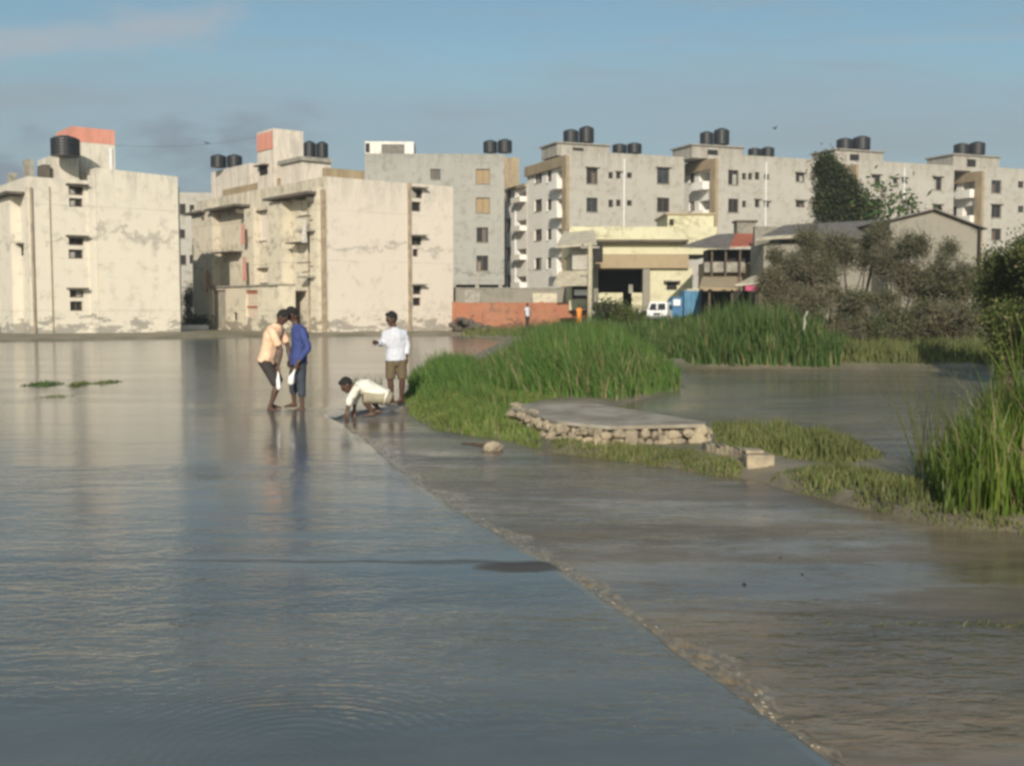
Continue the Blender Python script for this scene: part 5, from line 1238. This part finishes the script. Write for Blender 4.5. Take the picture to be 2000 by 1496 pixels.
# bag in his hand
wb = Vector(e1(551, 712, -.24)) + Vector((0, -.01, -.07))
bag = empty('plastic_bag', Vector((g1.x, g1.y, 0)) + wb); tag(bag, 'narrow white plastic bag hanging from the peach shirted boy hand', 'bag')
MB().tube([(0, 0, 0), (.0, 0, -.08), (0, -.01, -.16), (.005, 0, -.27), (.0, 0, -.31)], [(.008, .006), (.016, .012), (.03, .022), (.036, .028), (.016, .016)], 12).build('bag', M_BAG, bag, smooth=True)
# 2: boy in the blue shirt
g2 = G(588, 799); e2 = rel(588, 799, g2.y)
J = dict(side=(-.45, -.9, 0), fwd=(-.9, .45, 0), hip=e2(584, 699), chest=e2(588, 656), neck=e2(582, 634, 0), head=e2(573, 614, -.02), look=(-.72, .0, -.62), headup=(-.4, 0, .9),
         elR=e2(609, 678, -.2), wrR=e2(588, 708, -.26), elL=e2(575, 678, .16), wrL=e2(566, 700, .12), hdR=(-.3, 0, -1), hdL=(-.3, 0, -1),
         knR=e2(592, 748, -.1), anR=e2(593, 794, -.12), knL=e2(570, 746, .1), anL=e2(572, 788, .12), toe=(-.9, -.3, 0))
J['fwd'] = (-.85, -.5, 0); J['side'] = (.5, -.85, 0)
body_person('boy in long sleeved blue shirt looking down beside the peach shirted boy', (g2.x, g2.y, 0), 0, J, dict(shirt=(cloth_m('blue_cloth', (.038, .06, .21)), 1.75, .02), pants=(cloth_m('dark_blue_cloth', (.035, .045, .065)), 1.55), hem=.06))
wb = Vector(e2(584, 722, -.27)); bag = empty('plastic_bag', Vector((g2.x, g2.y, 0)) + wb); tag(bag, 'small white plastic bag hanging from the blue shirted boy hand', 'bag')
MB().tube([(0, 0, .03), (-.03, 0, -.04), (-.06, 0, -.1), (-.07, 0, -.19), (-.065, 0, -.22)], [(.008, .006), (.02, .015), (.045, .03), (.05, .035), (.02, .02)], 12).build('bag', M_BAG, bag, smooth=True)
# 3: boy standing, white shirt
g3 = G(776, 786); e3 = rel(776, 786, g3.y)
J = dict(side=(.95, .3, 0), fwd=(-.3, -.95, 0), hip=e3(774, 698), chest=e3(773, 662), neck=e3(771, 640), head=e3(766, 622, -.02), look=(-.85, -.5, -.25), headup=(0, 0, 1),
         elL=e3(749, 672, -.08), wrL=e3(741, 667, -.26), elR=e3(795, 672, .05), wrR=e3(796, 696, 0), hdL=(-.5, -.8, 0), hdR=(0, 0, -1),
         knL=e3(763, 742, -.04), anL=e3(766, 780, 0), knR=e3(786, 742, 0), anR=e3(783, 780, .06), toe=(-.6, -.8, 0))
body_person('boy standing in pale shirt and khaki shorts on the bank edge', (g3.x, g3.y, 0), 0, J, dict(shirt=(cloth_m('white_cloth', (.56, .58, .66)), 1.8, .02), pants=(cloth_m('khaki_cloth', (.12, .092, .052)), .95), hem=.0))
# 4: boy crouching, white shirt
g4 = G(718, 808); e4 = rel(718, 806, g4.y)
J = dict(side=(.2, 1, 0), fwd=(-1, .2, -.2), hip=e4(748, 770), chest=e4(715, 753), neck=e4(695, 750, -.02), head=e4(678, 748, -.04), look=(-.75, -.25, -.6), headup=(-.7, 0, .8),
         elL=e4(686, 776, -.16), wrL=e4(682, 796, -.2), elR=e4(690, 778, .14), wrR=e4(690, 796, .12), hdL=(-.1, -.1, -1), hdR=(-.1, 0, -1),
         knL=e4(712, 772, -.16), anL=e4(730, 800, -.14), knR=e4(718, 770, .16), anR=e4(738, 798, .14), toe=(-1, -.1, 0))
J['side'] = (-.1, -1, 0); 
for a_, b_ in (('el', 0), ('wr', 0), ('hd', 0), ('kn', 0), ('an', 0)): J[a_ + 'L'], J[a_ + 'R'] = J[a_ + 'R'], J[a_ + 'L']
body_person('boy crouching in white shirt with hands in the shallow water', (g4.x, g4.y, -.01), 0, J, dict(shirt=(cloth_m('cream_white_cloth', (.70, .68, .60)), 1.55, .02), pants=(cloth_m('stone_cloth', (.30, .27, .2)), 1.0), hem=.02))
# far people
def stand(label, px, py, Y, h, shirt, pants, rz, leg=1.8, sleeve=.6):
    p = P(px, py, Y); k = h / 1.62
    J = dict(k=k, side=(1, 0, 0), fwd=(0, -1, 0), hip=(0, 0, .86 * k), chest=(0, 0, 1.17 * k), neck=(0, 0, 1.38 * k), head=(0, -.01, 1.51 * k),
             elL=(-.22 * k, 0, 1.08 * k), wrL=(-.2 * k, -.08 * k, .85 * k), elR=(.22 * k, 0, 1.08 * k), wrR=(.21 * k, -.08 * k, .85 * k),
             knL=(-.1 * k, -.02, .45 * k), anL=(-.1 * k, 0, .06 * k), knR=(.1 * k, .02, .45 * k), anR=(.11 * k, .04, .06 * k))
    return body_person(label, p, rz, J, dict(shirt=(shirt, sleeve, .02), pants=(pants, leg), hem=.05), voxel=.02)
stand('distant person in dark clothes with a white front before the red wall', 1030, 641, 60, 1.35, cloth_m('white_cloth', 0), cloth_m('dark_brown_cloth', 0), rad(40))
stand('distant person in orange shirt and orange lower cloth by the red wall', 1131, 638, 60, 1.2, cloth_m('orange_cloth', (.75, .27, .05)), cloth_m('orange_cloth', 0), rad(10), 1.6)

# ------------------------------------------------------------------ thin air haze
hz = MB().box(-700, -60, -1.6, 700, 520, 40).build('haze', None); tag(hz, kind='stuff')
m = D.materials.new('haze'); m.use_nodes = True; t = m.node_tree; t.nodes.clear()
vo = N(t, 'ShaderNodeVolumePrincipled'); vo.inputs['Color'].default_value = (0.86, 0.92, 1.0, 1); vo.inputs['Density'].default_value = 0.0007; vo.inputs['Anisotropy'].default_value = 0.2
ot = N(t, 'ShaderNodeOutputMaterial'); L(t, vo.outputs[0], ot.inputs['Volume']); hz.data.materials.append(m)
